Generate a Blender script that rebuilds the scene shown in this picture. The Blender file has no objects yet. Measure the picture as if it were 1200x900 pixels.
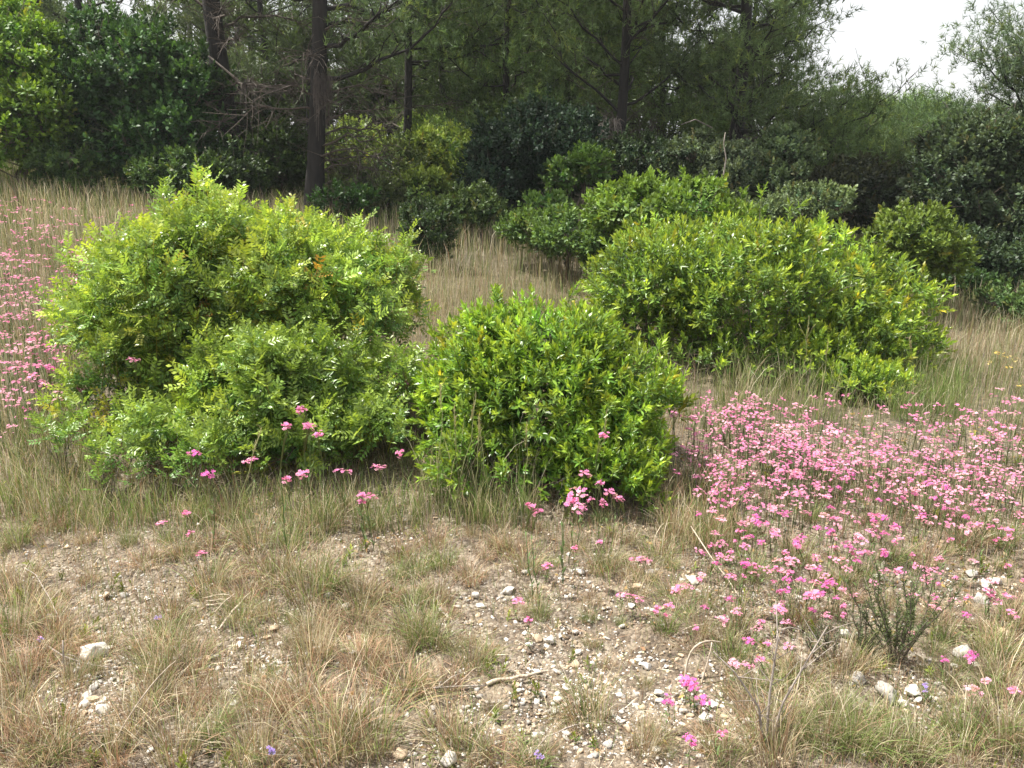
import bpy, math, random
import numpy as np
from mathutils import Vector

random.seed(7)
R = np.random.default_rng(11)
rad = math.radians
SC = bpy.context.scene
COL = SC.collection

# ------------------------------------------------------------------ camera, sky, sun, exposure
FPX = 967.0
PITCH = rad(15.05)
EYE = 1.6
cam_d = bpy.data.cameras.new('camera')
cam = bpy.data.objects.new('camera', cam_d)
COL.objects.link(cam)
cam.location = (0, 0, EYE)
cam.rotation_euler = (math.pi / 2 - PITCH, 0, 0)
cam_d.sensor_width = 36.0
cam_d.sensor_fit = 'HORIZONTAL'
cam_d.lens = 36.0 * FPX / 1200.0
cam_d.clip_end = 2000
cam_d.clip_start = 0.05
SC.camera = cam

SUN_AZ = rad(-72)      # from +Y towards +X; negative: to the left of the view
SUN_EL = rad(65)
world = bpy.data.worlds.new('World')
SC.world = world
world.use_nodes = True
wn, wl = world.node_tree.nodes, world.node_tree.links
wn.clear()
sky = wn.new('ShaderNodeTexSky'); sky.sky_type = 'NISHITA'; sky.sun_disc = False
sky.sun_elevation = SUN_EL; sky.sun_rotation = SUN_AZ
sky.air_density = 1.6; sky.dust_density = 6.0; sky.ozone_density = 0.6
bg = wn.new('ShaderNodeBackground'); bg.inputs['Strength'].default_value = 0.13
wo = wn.new('ShaderNodeOutputWorld')
# thin bright summer cloud veil mixed over the blue
tc = wn.new('ShaderNodeTexCoord'); nz = wn.new('ShaderNodeTexNoise'); nz.inputs['Scale'].default_value = 2.2
nz.inputs['Detail'].default_value = 5
rampw = wn.new('ShaderNodeValToRGB')
rampw.color_ramp.elements[0].position = 0.30; rampw.color_ramp.elements[0].color = (0.68,) * 3 + (1,)
rampw.color_ramp.elements[1].position = 0.62; rampw.color_ramp.elements[1].color = (0.96,) * 3 + (1,)
mixw = wn.new('ShaderNodeMix'); mixw.data_type = 'RGBA'
mixw.inputs['B'].default_value = (3.9, 3.97, 4.05, 1)
wl.new(tc.outputs['Generated'], nz.inputs['Vector'])
wl.new(nz.outputs['Fac'], rampw.inputs['Fac'])
wl.new(rampw.outputs['Color'], mixw.inputs['Factor'])
wl.new(sky.outputs['Color'], mixw.inputs['A'])
wl.new(mixw.outputs['Result'], bg.inputs['Color'])
wl.new(bg.outputs['Background'], wo.inputs['Surface'])

sun_d = bpy.data.lights.new('sun', 'SUN')
sun_d.energy = 5.0; sun_d.angle = rad(0.6); sun_d.color = (1.0, 0.955, 0.88)
sun = bpy.data.objects.new('sun', sun_d); COL.objects.link(sun)
to_sun = Vector((math.sin(SUN_AZ) * math.cos(SUN_EL), math.cos(SUN_AZ) * math.cos(SUN_EL), math.sin(SUN_EL)))
sun.rotation_euler = to_sun.to_track_quat('Z', 'Y').to_euler()
sun.location = (-6, 6, 14)

SC.view_settings.view_transform = 'Standard'
SC.view_settings.look = 'None'
SC.view_settings.exposure = 1.14
SC.view_settings.gamma = 1.0
SC.render.engine = 'CYCLES'
SC.cycles.volume_bounces = 0
SC.cycles.max_bounces = 7
SC.cycles.diffuse_bounces = 3
SC.cycles.glossy_bounces = 2
SC.cycles.transmission_bounces = 5
SC.cycles.transparent_max_bounces = 8
SC.cycles.use_denoising = True
SC.cycles.sample_clamp_indirect = 6

# ------------------------------------------------------------------ terrain
def sstep(a, b, t):
    t = np.clip((t - a) / (b - a), 0, 1)
    return t * t * (3 - 2 * t)

def terrain(x, y):
    x = np.asarray(x, float); y = np.asarray(y, float)
    rise = 0.083 * 12.0 * (1 - np.exp(-np.maximum(y - 3.5, 0) / 12.0)) * 1.25
    tilt = -0.088 * 11.0 * np.tanh(x / 11.0) * sstep(2.5, 8.5, y)
    bump = (0.018 * np.sin(1.9 * x + 0.7 * y) * np.sin(1.3 * y - 0.6 * x + 1.0)
            + 0.010 * np.sin(4.3 * x + 1.1) * np.sin(3.7 * y + 0.4) + 0.005 * np.sin(9.1 * x + 3 * y) * np.sin(8.3 * y - 2 * x))
    far = 0.9 * sstep(18, 60, y)
    return rise + tilt + bump + far

cp, sp_ = math.cos(PITCH), math.sin(PITCH)
def ray(u, v):
    a, b = (u - 600) / FPX, (450 - v) / FPX
    return np.array([a, cp + b * sp_, -sp_ + b * cp])
def ground_at(u, v):
    """world point where the line of sight through photo pixel (u, v) meets the ground"""
    d = ray(u, v); t0 = 0.5; t = 0.5
    while t < 60:
        p = np.array([0, 0, EYE]) + d * t
        if p[2] < terrain(p[0], p[1]):
            lo, hi = t0, t
            for _ in range(18):
                m = (lo + hi) / 2; p = np.array([0, 0, EYE]) + d * m
                if p[2] < terrain(p[0], p[1]): hi = m
                else: lo = m
            p = np.array([0, 0, EYE]) + d * hi
            return np.array([p[0], p[1], float(terrain(p[0], p[1]))])
        t0 = t; t += 0.06
    return np.array([d[0] * 30, d[1] * 30, 0])
def at(u, v, Y):
    d = ray(u, v); t = Y / d[1]
    return np.array([0, 0, EYE]) + d * t
def px(n, u, v, Y):
    """length in metres of n photo pixels at that depth"""
    p = at(u, v, Y); depth = p[1] * cp + (EYE - p[2]) * sp_
    return n / FPX * depth
def proj(P):
    P = np.atleast_2d(P); x, y, z = P[:, 0], P[:, 1], P[:, 2] - EYE
    d = y * cp - z * sp_; h = y * sp_ + z * cp
    return np.stack([600 + FPX * x / d, 450 - FPX * h / d], 1)
def gpt(x, y):
    return np.array([x, y, float(terrain(x, y))])

# ------------------------------------------------------------------ materials
def nodes_of(name):
    m = bpy.data.materials.new(name); m.use_nodes = True
    nt = m.node_tree; nt.nodes.clear()
    return m, nt.nodes, nt.links

def leaf_material(name, trans=0.38, rough=0.42, spec=0.4, tint=(1.15, 1.12, 0.62), var=0.25):
    m, n, l = nodes_of(name)
    at_ = n.new('ShaderNodeAttribute'); at_.attribute_name = 'Col'
    geo = n.new('ShaderNodeNewGeometry')
    noi = n.new('ShaderNodeTexNoise'); noi.inputs['Scale'].default_value = 9.0; noi.inputs['Detail'].default_value = 3
    l.new(geo.outputs['Position'], noi.inputs['Vector'])
    mr = n.new('ShaderNodeMapRange'); mr.inputs['From Min'].default_value = 0.3; mr.inputs['From Max'].default_value = 0.7
    mr.inputs['To Min'].default_value = 1 - var; mr.inputs['To Max'].default_value = 1 + var
    l.new(noi.outputs['Fac'], mr.inputs['Value'])
    mul = n.new('ShaderNodeVectorMath'); mul.operation = 'SCALE'
    l.new(at_.outputs['Color'], mul.inputs[0]); l.new(mr.outputs['Result'], mul.inputs['Scale'])
    p = n.new('ShaderNodeBsdfPrincipled')
    p.inputs['Roughness'].default_value = rough; p.inputs['Specular IOR Level'].default_value = spec
    l.new(mul.outputs['Vector'], p.inputs['Base Color'])
    t = n.new('ShaderNodeBsdfTranslucent')
    tm = n.new('ShaderNodeVectorMath'); tm.operation = 'MULTIPLY'; tm.inputs[1].default_value = tint
    l.new(mul.outputs['Vector'], tm.inputs[0]); l.new(tm.outputs['Vector'], t.inputs['Color'])
    mx = n.new('ShaderNodeMixShader'); mx.inputs['Fac'].default_value = trans
    l.new(p.outputs[0], mx.inputs[1]); l.new(t.outputs[0], mx.inputs[2])
    o = n.new('ShaderNodeOutputMaterial'); l.new(mx.outputs[0], o.inputs['Surface'])
    return m

def bark_material(name, c1, c2, scale=18.0, bump=0.6):
    m, n, l = nodes_of(name)
    tc = n.new('ShaderNodeTexCoord'); mp = n.new('ShaderNodeMapping'); mp.inputs['Scale'].default_value = (1, 1, 0.22)
    l.new(tc.outputs['Object'], mp.inputs['Vector'])
    vo = n.new('ShaderNodeTexVoronoi'); vo.inputs['Scale'].default_value = scale; l.new(mp.outputs[0], vo.inputs['Vector'])
    no = n.new('ShaderNodeTexNoise'); no.inputs['Scale'].default_value = scale * 1.7; no.inputs['Detail'].default_value = 6
    l.new(mp.outputs[0], no.inputs['Vector'])
    ad = n.new('ShaderNodeMath'); ad.operation = 'MULTIPLY_ADD'; ad.inputs[1].default_value = 0.7
    l.new(vo.outputs['Distance'], ad.inputs[0]); l.new(no.outputs['Fac'], ad.inputs[2])
    cr = n.new('ShaderNodeValToRGB')
    cr.color_ramp.elements[0].position = 0.45; cr.color_ramp.elements[0].color = (*c1, 1)
    cr.color_ramp.elements[1].position = 1.0; cr.color_ramp.elements[1].color = (*c2, 1)
    l.new(ad.outputs[0], cr.inputs['Fac'])
    p = n.new('ShaderNodeBsdfPrincipled'); p.inputs['Roughness'].default_value = 0.9
    l.new(cr.outputs['Color'], p.inputs['Base Color'])
    b = n.new('ShaderNodeBump'); b.inputs['Strength'].default_value = bump; b.inputs['Distance'].default_value = 0.02
    l.new(ad.outputs[0], b.inputs['Height']); l.new(b.outputs[0], p.inputs['Normal'])
    o = n.new('ShaderNodeOutputMaterial'); l.new(p.outputs[0], o.inputs['Surface'])
    return m

def stone_material():
    m, n, l = nodes_of('limestone')
    at_ = n.new('ShaderNodeAttribute'); at_.attribute_name = 'Col'
    geo = n.new('ShaderNodeNewGeometry')
    no = n.new('ShaderNodeTexNoise'); no.inputs['Scale'].default_value = 38; no.inputs['Detail'].default_value = 6
    l.new(geo.outputs['Position'], no.inputs['Vector'])
    cr = n.new('ShaderNodeValToRGB')
    cr.color_ramp.elements[0].position = 0.3; cr.color_ramp.elements[0].color = (0.42, 0.38, 0.33, 1)
    cr.color_ramp.elements[1].position = 0.6; cr.color_ramp.elements[1].color = (1, 1, 1, 1)
    l.new(no.outputs['Fac'], cr.inputs['Fac'])
    mu = n.new('ShaderNodeMix'); mu.data_type = 'RGBA'; mu.blend_type = 'MULTIPLY'; mu.inputs['Factor'].default_value = 0.7
    l.new(at_.outputs['Color'], mu.inputs['A']); l.new(cr.outputs['Color'], mu.inputs['B'])
    p = n.new('ShaderNodeBsdfPrincipled'); p.inputs['Roughness'].default_value = 0.85
    l.new(mu.outputs['Result'], p.inputs['Base Color'])
    b = n.new('ShaderNodeBump'); b.inputs['Strength'].default_value = 0.7; b.inputs['Distance'].default_value = 0.006
    l.new(no.outputs['Fac'], b.inputs['Height']); l.new(b.outputs[0], p.inputs['Normal'])
    o = n.new('ShaderNodeOutputMaterial'); l.new(p.outputs[0], o.inputs['Surface'])
    return m

def ground_material():
    m, n, l = nodes_of('stony_soil')
    geo = n.new('ShaderNodeNewGeometry')
    def noise(s, d=5, r=0.55):
        q = n.new('ShaderNodeTexNoise'); q.inputs['Scale'].default_value = s; q.inputs['Detail'].default_value = d
        q.inputs['Roughness'].default_value = r; l.new(geo.outputs['Position'], q.inputs['Vector']); return q
    def ramp(src, *els):
        q = n.new('ShaderNodeValToRGB'); e = q.color_ramp.elements
        while len(e) < len(els): e.new(0.5)
        for k, (pp, c) in enumerate(els): e[k].position = pp; e[k].color = (*c, 1)
        l.new(src, q.inputs['Fac']); return q
    big = noise(1.3, 4); mid = noise(14, 6, 0.65); fine = noise(120, 3, 0.6)
    soil = ramp(mid.outputs['Fac'], (0.36, (0.045, 0.033, 0.022)), (0.50, (0.14, 0.103, 0.068)), (0.68, (0.31, 0.255, 0.18)))
    vo = n.new('ShaderNodeTexVoronoi'); vo.inputs['Scale'].default_value = 75; l.new(geo.outputs['Position'], vo.inputs['Vector'])
    grav = n.new('ShaderNodeMix'); grav.data_type = 'RGBA'; grav.blend_type = 'MIX'
    gc = ramp(vo.outputs['Color'], (0.25, (0.05, 0.038, 0.028)), (0.55, (0.20, 0.16, 0.12)), (0.85, (0.46, 0.41, 0.34)))
    gm = ramp(big.outputs['Fac'], (0.40, (0.1,) * 3), (0.62, (0.7,) * 3))
    l.new(gm.outputs['Color'], grav.inputs['Factor']); l.new(soil.outputs['Color'], grav.inputs['A']); l.new(gc.outputs['Color'], grav.inputs['B'])
    # humus and straw cover where the meadow starts (further up the slope)
    sx = n.new('ShaderNodeSeparateXYZ'); l.new(geo.outputs['Position'], sx.inputs[0])
    mr = n.new('ShaderNodeMapRange'); mr.inputs['From Min'].default_value = 3.4; mr.inputs['From Max'].default_value = 5.2
    l.new(sx.outputs['Y'], mr.inputs['Value'])
    straw = ramp(mid.outputs['Fac'], (0.30, (0.05, 0.042, 0.026)), (0.55, (0.13, 0.105, 0.065)), (0.7, (0.22, 0.185, 0.12)))
    mx = n.new('ShaderNodeMix'); mx.data_type = 'RGBA'
    l.new(mr.outputs['Result'], mx.inputs['Factor']); l.new(grav.outputs['Result'], mx.inputs['A']); l.new(straw.outputs['Color'], mx.inputs['B'])
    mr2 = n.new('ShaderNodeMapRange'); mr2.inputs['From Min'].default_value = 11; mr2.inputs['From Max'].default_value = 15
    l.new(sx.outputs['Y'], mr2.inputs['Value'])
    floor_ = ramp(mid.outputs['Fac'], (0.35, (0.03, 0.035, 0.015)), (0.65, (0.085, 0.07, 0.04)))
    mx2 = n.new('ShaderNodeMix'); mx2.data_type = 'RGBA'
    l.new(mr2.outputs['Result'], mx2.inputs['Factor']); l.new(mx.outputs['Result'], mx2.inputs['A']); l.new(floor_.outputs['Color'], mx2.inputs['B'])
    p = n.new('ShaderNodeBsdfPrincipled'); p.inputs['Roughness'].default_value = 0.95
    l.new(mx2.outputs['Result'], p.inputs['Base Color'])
    ad = n.new('ShaderNodeMath'); ad.operation = 'MULTIPLY_ADD'; ad.inputs[1].default_value = 0.4
    l.new(fine.outputs['Fac'], ad.inputs[0]); l.new(mid.outputs['Fac'], ad.inputs[2])
    ad2 = n.new('ShaderNodeMath'); ad2.operation = 'MULTIPLY_ADD'; ad2.inputs[1].default_value = -0.8
    l.new(vo.outputs['Distance'], ad2.inputs[0]); l.new(ad.outputs[0], ad2.inputs[2])
    b = n.new('ShaderNodeBump'); b.inputs['Strength'].default_value = 0.9; b.inputs['Distance'].default_value = 0.02
    l.new(ad2.outputs[0], b.inputs['Height']); l.new(b.outputs[0], p.inputs['Normal'])
    o = n.new('ShaderNodeOutputMaterial'); l.new(p.outputs[0], o.inputs['Surface'])
    return m

def petal_material():
    return leaf_material('petals', trans=0.35, rough=0.7, spec=0.15, tint=(1.1, 0.9, 1.0), var=0.12)

M = dict(
    leaf=leaf_material('glossy_leaves', 0.35, 0.36, 0.5),
    leaf_soft=leaf_material('soft_leaves', 0.30, 0.5, 0.3),
    needle=leaf_material('pine_needles', 0.32, 0.55, 0.25, tint=(1.2, 1.1, 0.7)),
    grass=leaf_material('grass_blades', 0.30, 0.6, 0.2, tint=(1.1, 1.0, 0.8)),
    petal=petal_material(),
    litter=leaf_material('litter', 0.15, 0.8, 0.1, tint=(1, 1, 1)),
    bark=bark_material('pine_bark', (0.006, 0.0055, 0.005), (0.021, 0.018, 0.0155)),
    stem=bark_material('shrub_bark', (0.06, 0.045, 0.035), (0.16, 0.13, 0.10), 40),
    dead=bark_material('dead_wood', (0.16, 0.13, 0.11), (0.36, 0.31, 0.27), 60, 0.4),
    stick=bark_material('bleached_wood', (0.26, 0.20, 0.14), (0.50, 0.42, 0.33), 60, 0.4),
    twig=bark_material('dead_twigs', (0.035, 0.027, 0.021), (0.10, 0.08, 0.065), 40, 0.3),
    dim_twig=bark_material('weathered_twigs', (0.045, 0.037, 0.031), (0.12, 0.10, 0.088), 40, 0.3),
    stone=stone_material(),
    ground=ground_material(),
)

# ------------------------------------------------------------------ mesh helpers
class Acc:
    def __init__(s): s.V = []; s.F = []; s.C = []; s.n = 0
    def add(s, V, F, C):
        V = np.asarray(V, np.float32).reshape(-1, 3); F = np.asarray(F, np.int64).reshape(-1, 3)
        C = np.broadcast_to(np.asarray(C, np.float32), V.shape)
        s.V.append(V); s.F.append(F + s.n); s.C.append(C); s.n += len(V)
    def inst(s, T, Mx, P, col=None):
        """T=(V,F,C) template; Mx (k,3,3) rotation*scale; P (k,3); col (k,3) multiplies the template colour"""
        V, F, C = T; k = len(P)
        if k == 0: return
        VV = np.einsum('kij,nj->kni', Mx, V) + P[:, None, :]
        CC = np.broadcast_to(C[None], (k,) + C.shape) if col is None else C[None] * col[:, None, :]
        FF = F[None] + (np.arange(k) * len(V))[:, None, None]
        s.add(VV.reshape(-1, 3), FF.reshape(-1, 3), CC.reshape(-1, 3))
    def mesh(s, name, mat, smooth=False, origin=None):
        V = np.concatenate(s.V); F = np.concatenate(s.F); C = np.concatenate(s.C)
        if origin is not None: V = V - np.asarray(origin, np.float32)
        me = bpy.data.meshes.new(name)
        me.vertices.add(len(V)); me.vertices.foreach_set('co', np.ascontiguousarray(V, np.float32).ravel())
        me.loops.add(len(F) * 3); me.loops.foreach_set('vertex_index', F.astype(np.int32).ravel())
        me.polygons.add(len(F)); me.polygons.foreach_set('loop_start', np.arange(0, len(F) * 3, 3, dtype=np.int32))
        try: me.polygons.foreach_set('loop_total', np.full(len(F), 3, np.int32))
        except Exception: pass
        if smooth: me.polygons.foreach_set('use_smooth', np.ones(len(F), bool))
        a = me.color_attributes.new('Col', 'FLOAT_COLOR', 'POINT')
        a.data.foreach_set('color', np.concatenate([C, np.ones((len(C), 1), np.float32)], 1).astype(np.float32).ravel())
        me.materials.append(mat); me.update(calc_edges=True)
        return me
    def tris(s): return sum(len(f) for f in s.F)
    def template(s): return np.concatenate(s.V), np.concatenate(s.F), np.concatenate(s.C)

def link(name, data, parent=None, loc=None, kind=None):
    o = bpy.data.objects.new(name, data); COL.objects.link(o)
    if loc is not None: o.location = loc
    if parent is not None: o.parent = parent
    if kind: o['kind'] = kind
    return o
def thing(name, label, cat, loc, group=None, data=None):
    o = link(name, data, loc=tuple(map(float, loc)))
    o['label'] = label; o['category'] = cat
    if group: o['group'] = group
    return o

def unit(v):
    return v / np.maximum(np.linalg.norm(v, axis=-1, keepdims=True), 1e-9)
def frames(d, roll=None, scale=1.0):
    """rotation matrices whose local Z goes along d (k,3), random roll"""
    d = unit(d); k = len(d)
    if roll is None: roll = R.uniform(0, 2 * np.pi, k)
    h = np.where(np.abs(d[:, 2:3]) > 0.9, np.array([[1.0, 0, 0]]), np.array([[0, 0, 1.0]]))
    a = unit(np.cross(h, d)); b = np.cross(d, a)
    c, s = np.cos(roll)[:, None], np.sin(roll)[:, None]
    x = a * c + b * s; y = -a * s + b * c
    m = np.stack([x, y, d], 2)
    return m * np.asarray(scale).reshape(-1, 1, 1) if np.ndim(scale) else m * scale
def sph(k):
    return unit(R.normal(size=(k, 3)))

def tube(acc, pts, radii, sides=5, col=(1, 1, 1)):
    pts = np.asarray(pts, float); n = len(pts); radii = np.broadcast_to(radii, n)
    t = np.gradient(pts, axis=0); t = unit(t)
    h = np.array([0.31, 0.2, 0.93]) if abs(t[:, 2]).mean() < 0.8 else np.array([1.0, 0.1, 0.05])
    a = unit(np.cross(t, h)); b = np.cross(t, a)
    an = np.linspace(0, 2 * np.pi, sides, endpoint=False)
    V = pts[:, None] + radii[:, None, None] * (np.cos(an)[None, :, None] * a[:, None] + np.sin(an)[None, :, None] * b[:, None])
    F = []
    for i in range(n - 1):
        for j in range(sides):
            k = (j + 1) % sides; p, q, r, s = i * sides + j, i * sides + k, (i + 1) * sides + j, (i + 1) * sides + k
            F += [(p, q, s), (p, s, r)]
    e = (n - 1) * sides
    for j in range(1, sides - 1): F.append((e, e + j, e + j + 1))
    acc.add(V.reshape(-1, 3), F, col)
_seg = {}
def tubes(acc, P0, P1, P2, r0, r1, sides=3, col=(1, 1, 1)):
    """many bent twigs at once: three points each, tapering"""
    k = len(P0)
    if k == 0: return
    P = np.stack([P0, P1, P2], 1)
    t = unit(np.stack([P1 - P0, P2 - P0, P2 - P1], 1))
    a = unit(np.cross(t, np.array([0.37, 0.21, 0.9]))); b = np.cross(t, a)
    an = np.linspace(0, 2 * np.pi, sides, endpoint=False)
    r0 = np.broadcast_to(r0, k); r1 = np.broadcast_to(r1, k)
    rr = np.stack([r0, (r0 + r1) / 2, r1], 1)
    V = P[:, :, None] + rr[:, :, None, None] * (np.cos(an)[None, None, :, None] * a[:, :, None] + np.sin(an)[None, None, :, None] * b[:, :, None])
    F = []
    for i in range(2):
        for j in range(sides):
            q = (j + 1) % sides; F += [(i * sides + j, i * sides + q, (i + 1) * sides + q), (i * sides + j, (i + 1) * sides + q, (i + 1) * sides + j)]
    F = np.array(F)[None] + (np.arange(k) * 3 * sides)[:, None, None]
    C = np.repeat(np.broadcast_to(np.asarray(col, float), (k, 3)), 3 * sides, 0)
    acc.add(V.reshape(-1, 3), F.reshape(-1, 3), C)
def curve(p0, p1, sag=0.0, wob=0.0, n=6):
    t = np.linspace(0, 1, n)[:, None]; p0 = np.asarray(p0, float); p1 = np.asarray(p1, float)
    L = np.linalg.norm(p1 - p0)
    c = p0 * (1 - t) + p1 * t; c[:, 2] += (sag * L * 4 * (t * (1 - t)))[:, 0]
    w = R.normal(size=(n, 3)) * wob * L; w[0] = 0; w[-1] *= 0.3
    return c + w

# ------------------------------------------------------------------ leaf and sprig templates (growth axis +Z)
def leaf4(L, w, fold=0.25, droop=0.2):
    V = np.array([[0, 0, 0], [-w / 2, .45 * L, fold * w], [w / 2, .45 * L, fold * w], [0, .5 * L, 0], [0, L, -droop * w]])
    F = np.array([[0, 3, 1], [0, 2, 3], [1, 3, 4], [3, 2, 4]])
    return V, F
def leaf2(L, w, fold=0.25):
    V = np.array([[0, 0, 0], [-w / 2, .5 * L, fold * w], [w / 2, .5 * L, fold * w], [0, L, 0]])
    F = np.array([[0, 2, 1], [1, 2, 3]])
    return V, F
def orient(dirv, nrm):
    y = dirv / np.linalg.norm(dirv); z = nrm - y * np.dot(nrm, y); z /= max(np.linalg.norm(z), 1e-6); x = np.cross(y, z)
    return np.stack([x, y, z], 1)

def sprig_pinnate(nl=7, fine=True, rng=R):
    """a shoot with compound leaves of four or five leaflet pairs"""
    a = Acc(); H = 0.11
    tube(a, [(0, 0, -0.03), (0, 0, H * .5), (0.004, 0, H)], [.0022, .0018, .001], 3, (1.3, 0.75, 0.5))
    for i in range(nl):
        h = H * (0.1 + 0.9 * i / (nl - 1)); az = i * 2.4 + rng.uniform(-.3, .3); el = rng.uniform(0.15, 0.6) + 0.75 * i / nl
        d = np.array([math.cos(az) * math.cos(el), math.sin(az) * math.cos(el), math.sin(el)])
        up = np.array([-math.cos(az) * math.sin(el), -math.sin(az) * math.sin(el), math.cos(el)])
        side = np.cross(d, up); Lr = rng.uniform(0.055, 0.085); o = np.array([0, 0, h])
        young = i / nl; npair = 4 if Lr < .07 else 5
        base = np.array([0.85, 0.92, 0.9]) * (1 - young) + np.array([1.75, 1.35, 0.9]) * young
        base = base * rng.uniform(0.85, 1.15)
        pr = o + d * Lr
        a.add([o, o + side * .0015, pr], [(0, 1, 2)], (1.3, 0.9, 0.6))
        for k in range(npair):
            q = o + d * Lr * (0.25 + 0.75 * k / (npair - 1))
            for s in (-1, 1):
                dv = side * s * 1.0 + d * rng.uniform(0.35, 0.9) + up * rng.uniform(-.05, .35)
                V, F = (leaf4 if fine else leaf2)(rng.uniform(.024, .034), rng.uniform(.010, .0135))
                m = orient(dv, up + rng.normal(size=3) * .25)
                a.add(V @ m.T + q, F, base * rng.uniform(.85, 1.15))
    return a.template()

def sprig_whorl(nl=16, L=0.048, w=0.012, fine=True, spread=0.7, rng=R, tipc=(1.9, 1.45, 0.9), stem=True):
    """an upright shoot thick with simple lance-shaped leaves"""
    a = Acc(); H = 0.075
    if stem: tube(a, [(0, 0, -0.03), (0, 0, H * .5), (0.003, 0, H)], [.002, .0016, .001], 3, (1.0, 0.8, 0.5))
    for i in range(nl):
        f = i / (nl - 1); h = H * f; az = i * 2.4 + rng.uniform(-.3, .3)
        el = 0.25 + (1.25 - spread * .3) * f + rng.uniform(-.25, .25)
        d = np.array([math.cos(az) * math.cos(el), math.sin(az) * math.cos(el), math.sin(el)])
        up = np.array([-math.cos(az) * math.sin(el), -math.sin(az) * math.sin(el), math.cos(el)])
        V, F = (leaf4 if fine else leaf2)(L * rng.uniform(.7, 1.2) * (1 - .25 * f), w * rng.uniform(.8, 1.2))
        m = orient(d, up + rng.normal(size=3) * .3)
        c = (np.array([0.85, 0.92, 0.9]) * (1 - f) + np.array(tipc) * f) * rng.uniform(.85, 1.15)
        a.add(V @ m.T + np.array([0, 0, h]), F, c)
    return a.template()

def needle_tuft(nn=11, L=0.09, w=0.0096, rng=R):
    a = Acc()
    for i in range(nn):
        az = rng.uniform(0, 6.28); el = rng.uniform(0.1, 1.45)
        d = np.array([math.cos(az) * math.cos(el), math.sin(az) * math.cos(el), math.sin(el)])
        s = unit(np.cross(d, rng.normal(size=3))); q = np.array([0, 0, rng.uniform(-.05, .03)])
        l = L * rng.uniform(.7, 1.15)
        a.add([q - s * w / 2, q + s * w / 2, q + d * l], [(0, 1, 2)], np.array([1, 1, 1]) * rng.uniform(.75, 1.25))
    return a.template()

# ------------------------------------------------------------------ ground
def build_ground():
    xs = np.concatenate([-np.geomspace(900, 9, 26), np.linspace(-8.6, 8.6, 210), np.geomspace(9, 900, 26)])
    ys = np.concatenate([-np.geomspace(600, 1, 16), np.linspace(-0.6, 12, 190), np.geomspace(12.3, 1500, 46)])
    X, Y = np.meshgrid(xs, ys); Z = terrain(X, Y)
    near = (np.abs(X) < 8.8) & (Y > -0.7) & (Y < 12.1)
    Z = Z + near * (R.normal(size=Z.shape) * 0.004)
    V = np.stack([X, Y, Z], -1).reshape(-1, 3); nx = len(xs)
    i = np.arange(len(ys) - 1)[:, None] * nx + np.arange(nx - 1)[None]
    F = np.concatenate([np.stack([i, i + 1, i + nx + 1], -1).reshape(-1, 3), np.stack([i, i + nx + 1, i + nx], -1).reshape(-1, 3)])
    a = Acc(); a.add(V, F, (1, 1, 1))
    o = link('ground', a.mesh('ground', M['ground'], smooth=True)); o['kind'] = 'structure'
build_ground()

# ------------------------------------------------------------------ bushes
def lobes_world(lobes):
    out = []
    for (u, v, Y, rx, rz, ry) in lobes:
        c = at(u, v, Y); out.append((c, np.array([px(rx, u, v, Y), ry, px(rz, u, v, Y)])))
    return out
def sample_shell(L, n, depth=(0.78, 1.0), zmin=-0.55, lump=0.10, pw=None):
    """points on the joined lumpy surface of several ellipsoids with their outward directions"""
    w = np.array([(r[0] * r[2] + r[1] * r[2] + r[0] * r[1]) for c, r in L])
    if pw is not None: w = w * np.asarray(pw)
    w = w / w.sum()
    P = []; N = []; tot = 0
    ph = R.uniform(0, 6.28, 6)
    while tot < n:
        k = R.choice(len(L), size=n * 2, p=w); d = sph(n * 2)
        C = np.array([c for c, r in L])[k]; RR = np.array([r for c, r in L])[k]
        bl = 1 + lump * (np.sin(5 * d[:, 0] + 7 * C[:, 0] + ph[0]) * np.sin(6 * d[:, 2] + ph[1]) + np.sin(9 * d[:, 0] + ph[2] + 4 * d[:, 1]) * np.sin(8 * d[:, 2] + ph[3]))
        rr = R.uniform(depth[0], depth[1], len(k)) * bl
        p = C + d * RR * rr[:, None]; nn = unit(d / RR)
        ok = d[:, 2] > zmin
        ok &= p[:, 2] > terrain(p[:, 0], p[:, 1]) + 0.04
        for j, (c, r) in enumerate(L):
            q = (((p - c) / r) ** 2).sum(1); ok &= (k == j) | (q > depth[0] ** 2 * 0.72)
        P.append(p[ok]); N.append(nn[ok]); tot += ok.sum()
        if len(P) > 30: break
    return np.concatenate(P)[:n], np.concatenate(N)[:n]

def sample_clumps(L, n, cr, nc, zmin, lump, pw, depth):
    """shoots gathered in rounded clumps, the way branch ends carry them"""
    Cc, Cn = sample_shell(L, nc, (max(depth[0], .72), .93), zmin, lump, pw)
    nc = len(Cc); rr = cr * R.uniform(.6, 1.35, nc); w = rr ** 2 * np.where(Cn[:, 2] < -.1, .55, 1); k = R.choice(nc, n, p=w / w.sum())
    d = unit(sph(n) + Cn[k] * .7 + np.array([0, 0, .35])); P = Cc[k] + d * (rr[k] * R.uniform(.45, 1.0, n))[:, None] * np.array([1, 1, .8])
    ok = P[:, 2] > terrain(P[:, 0], P[:, 1]) + .03
    return P[ok], unit(d * .75 + Cn[k] * .4)[ok]

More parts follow.
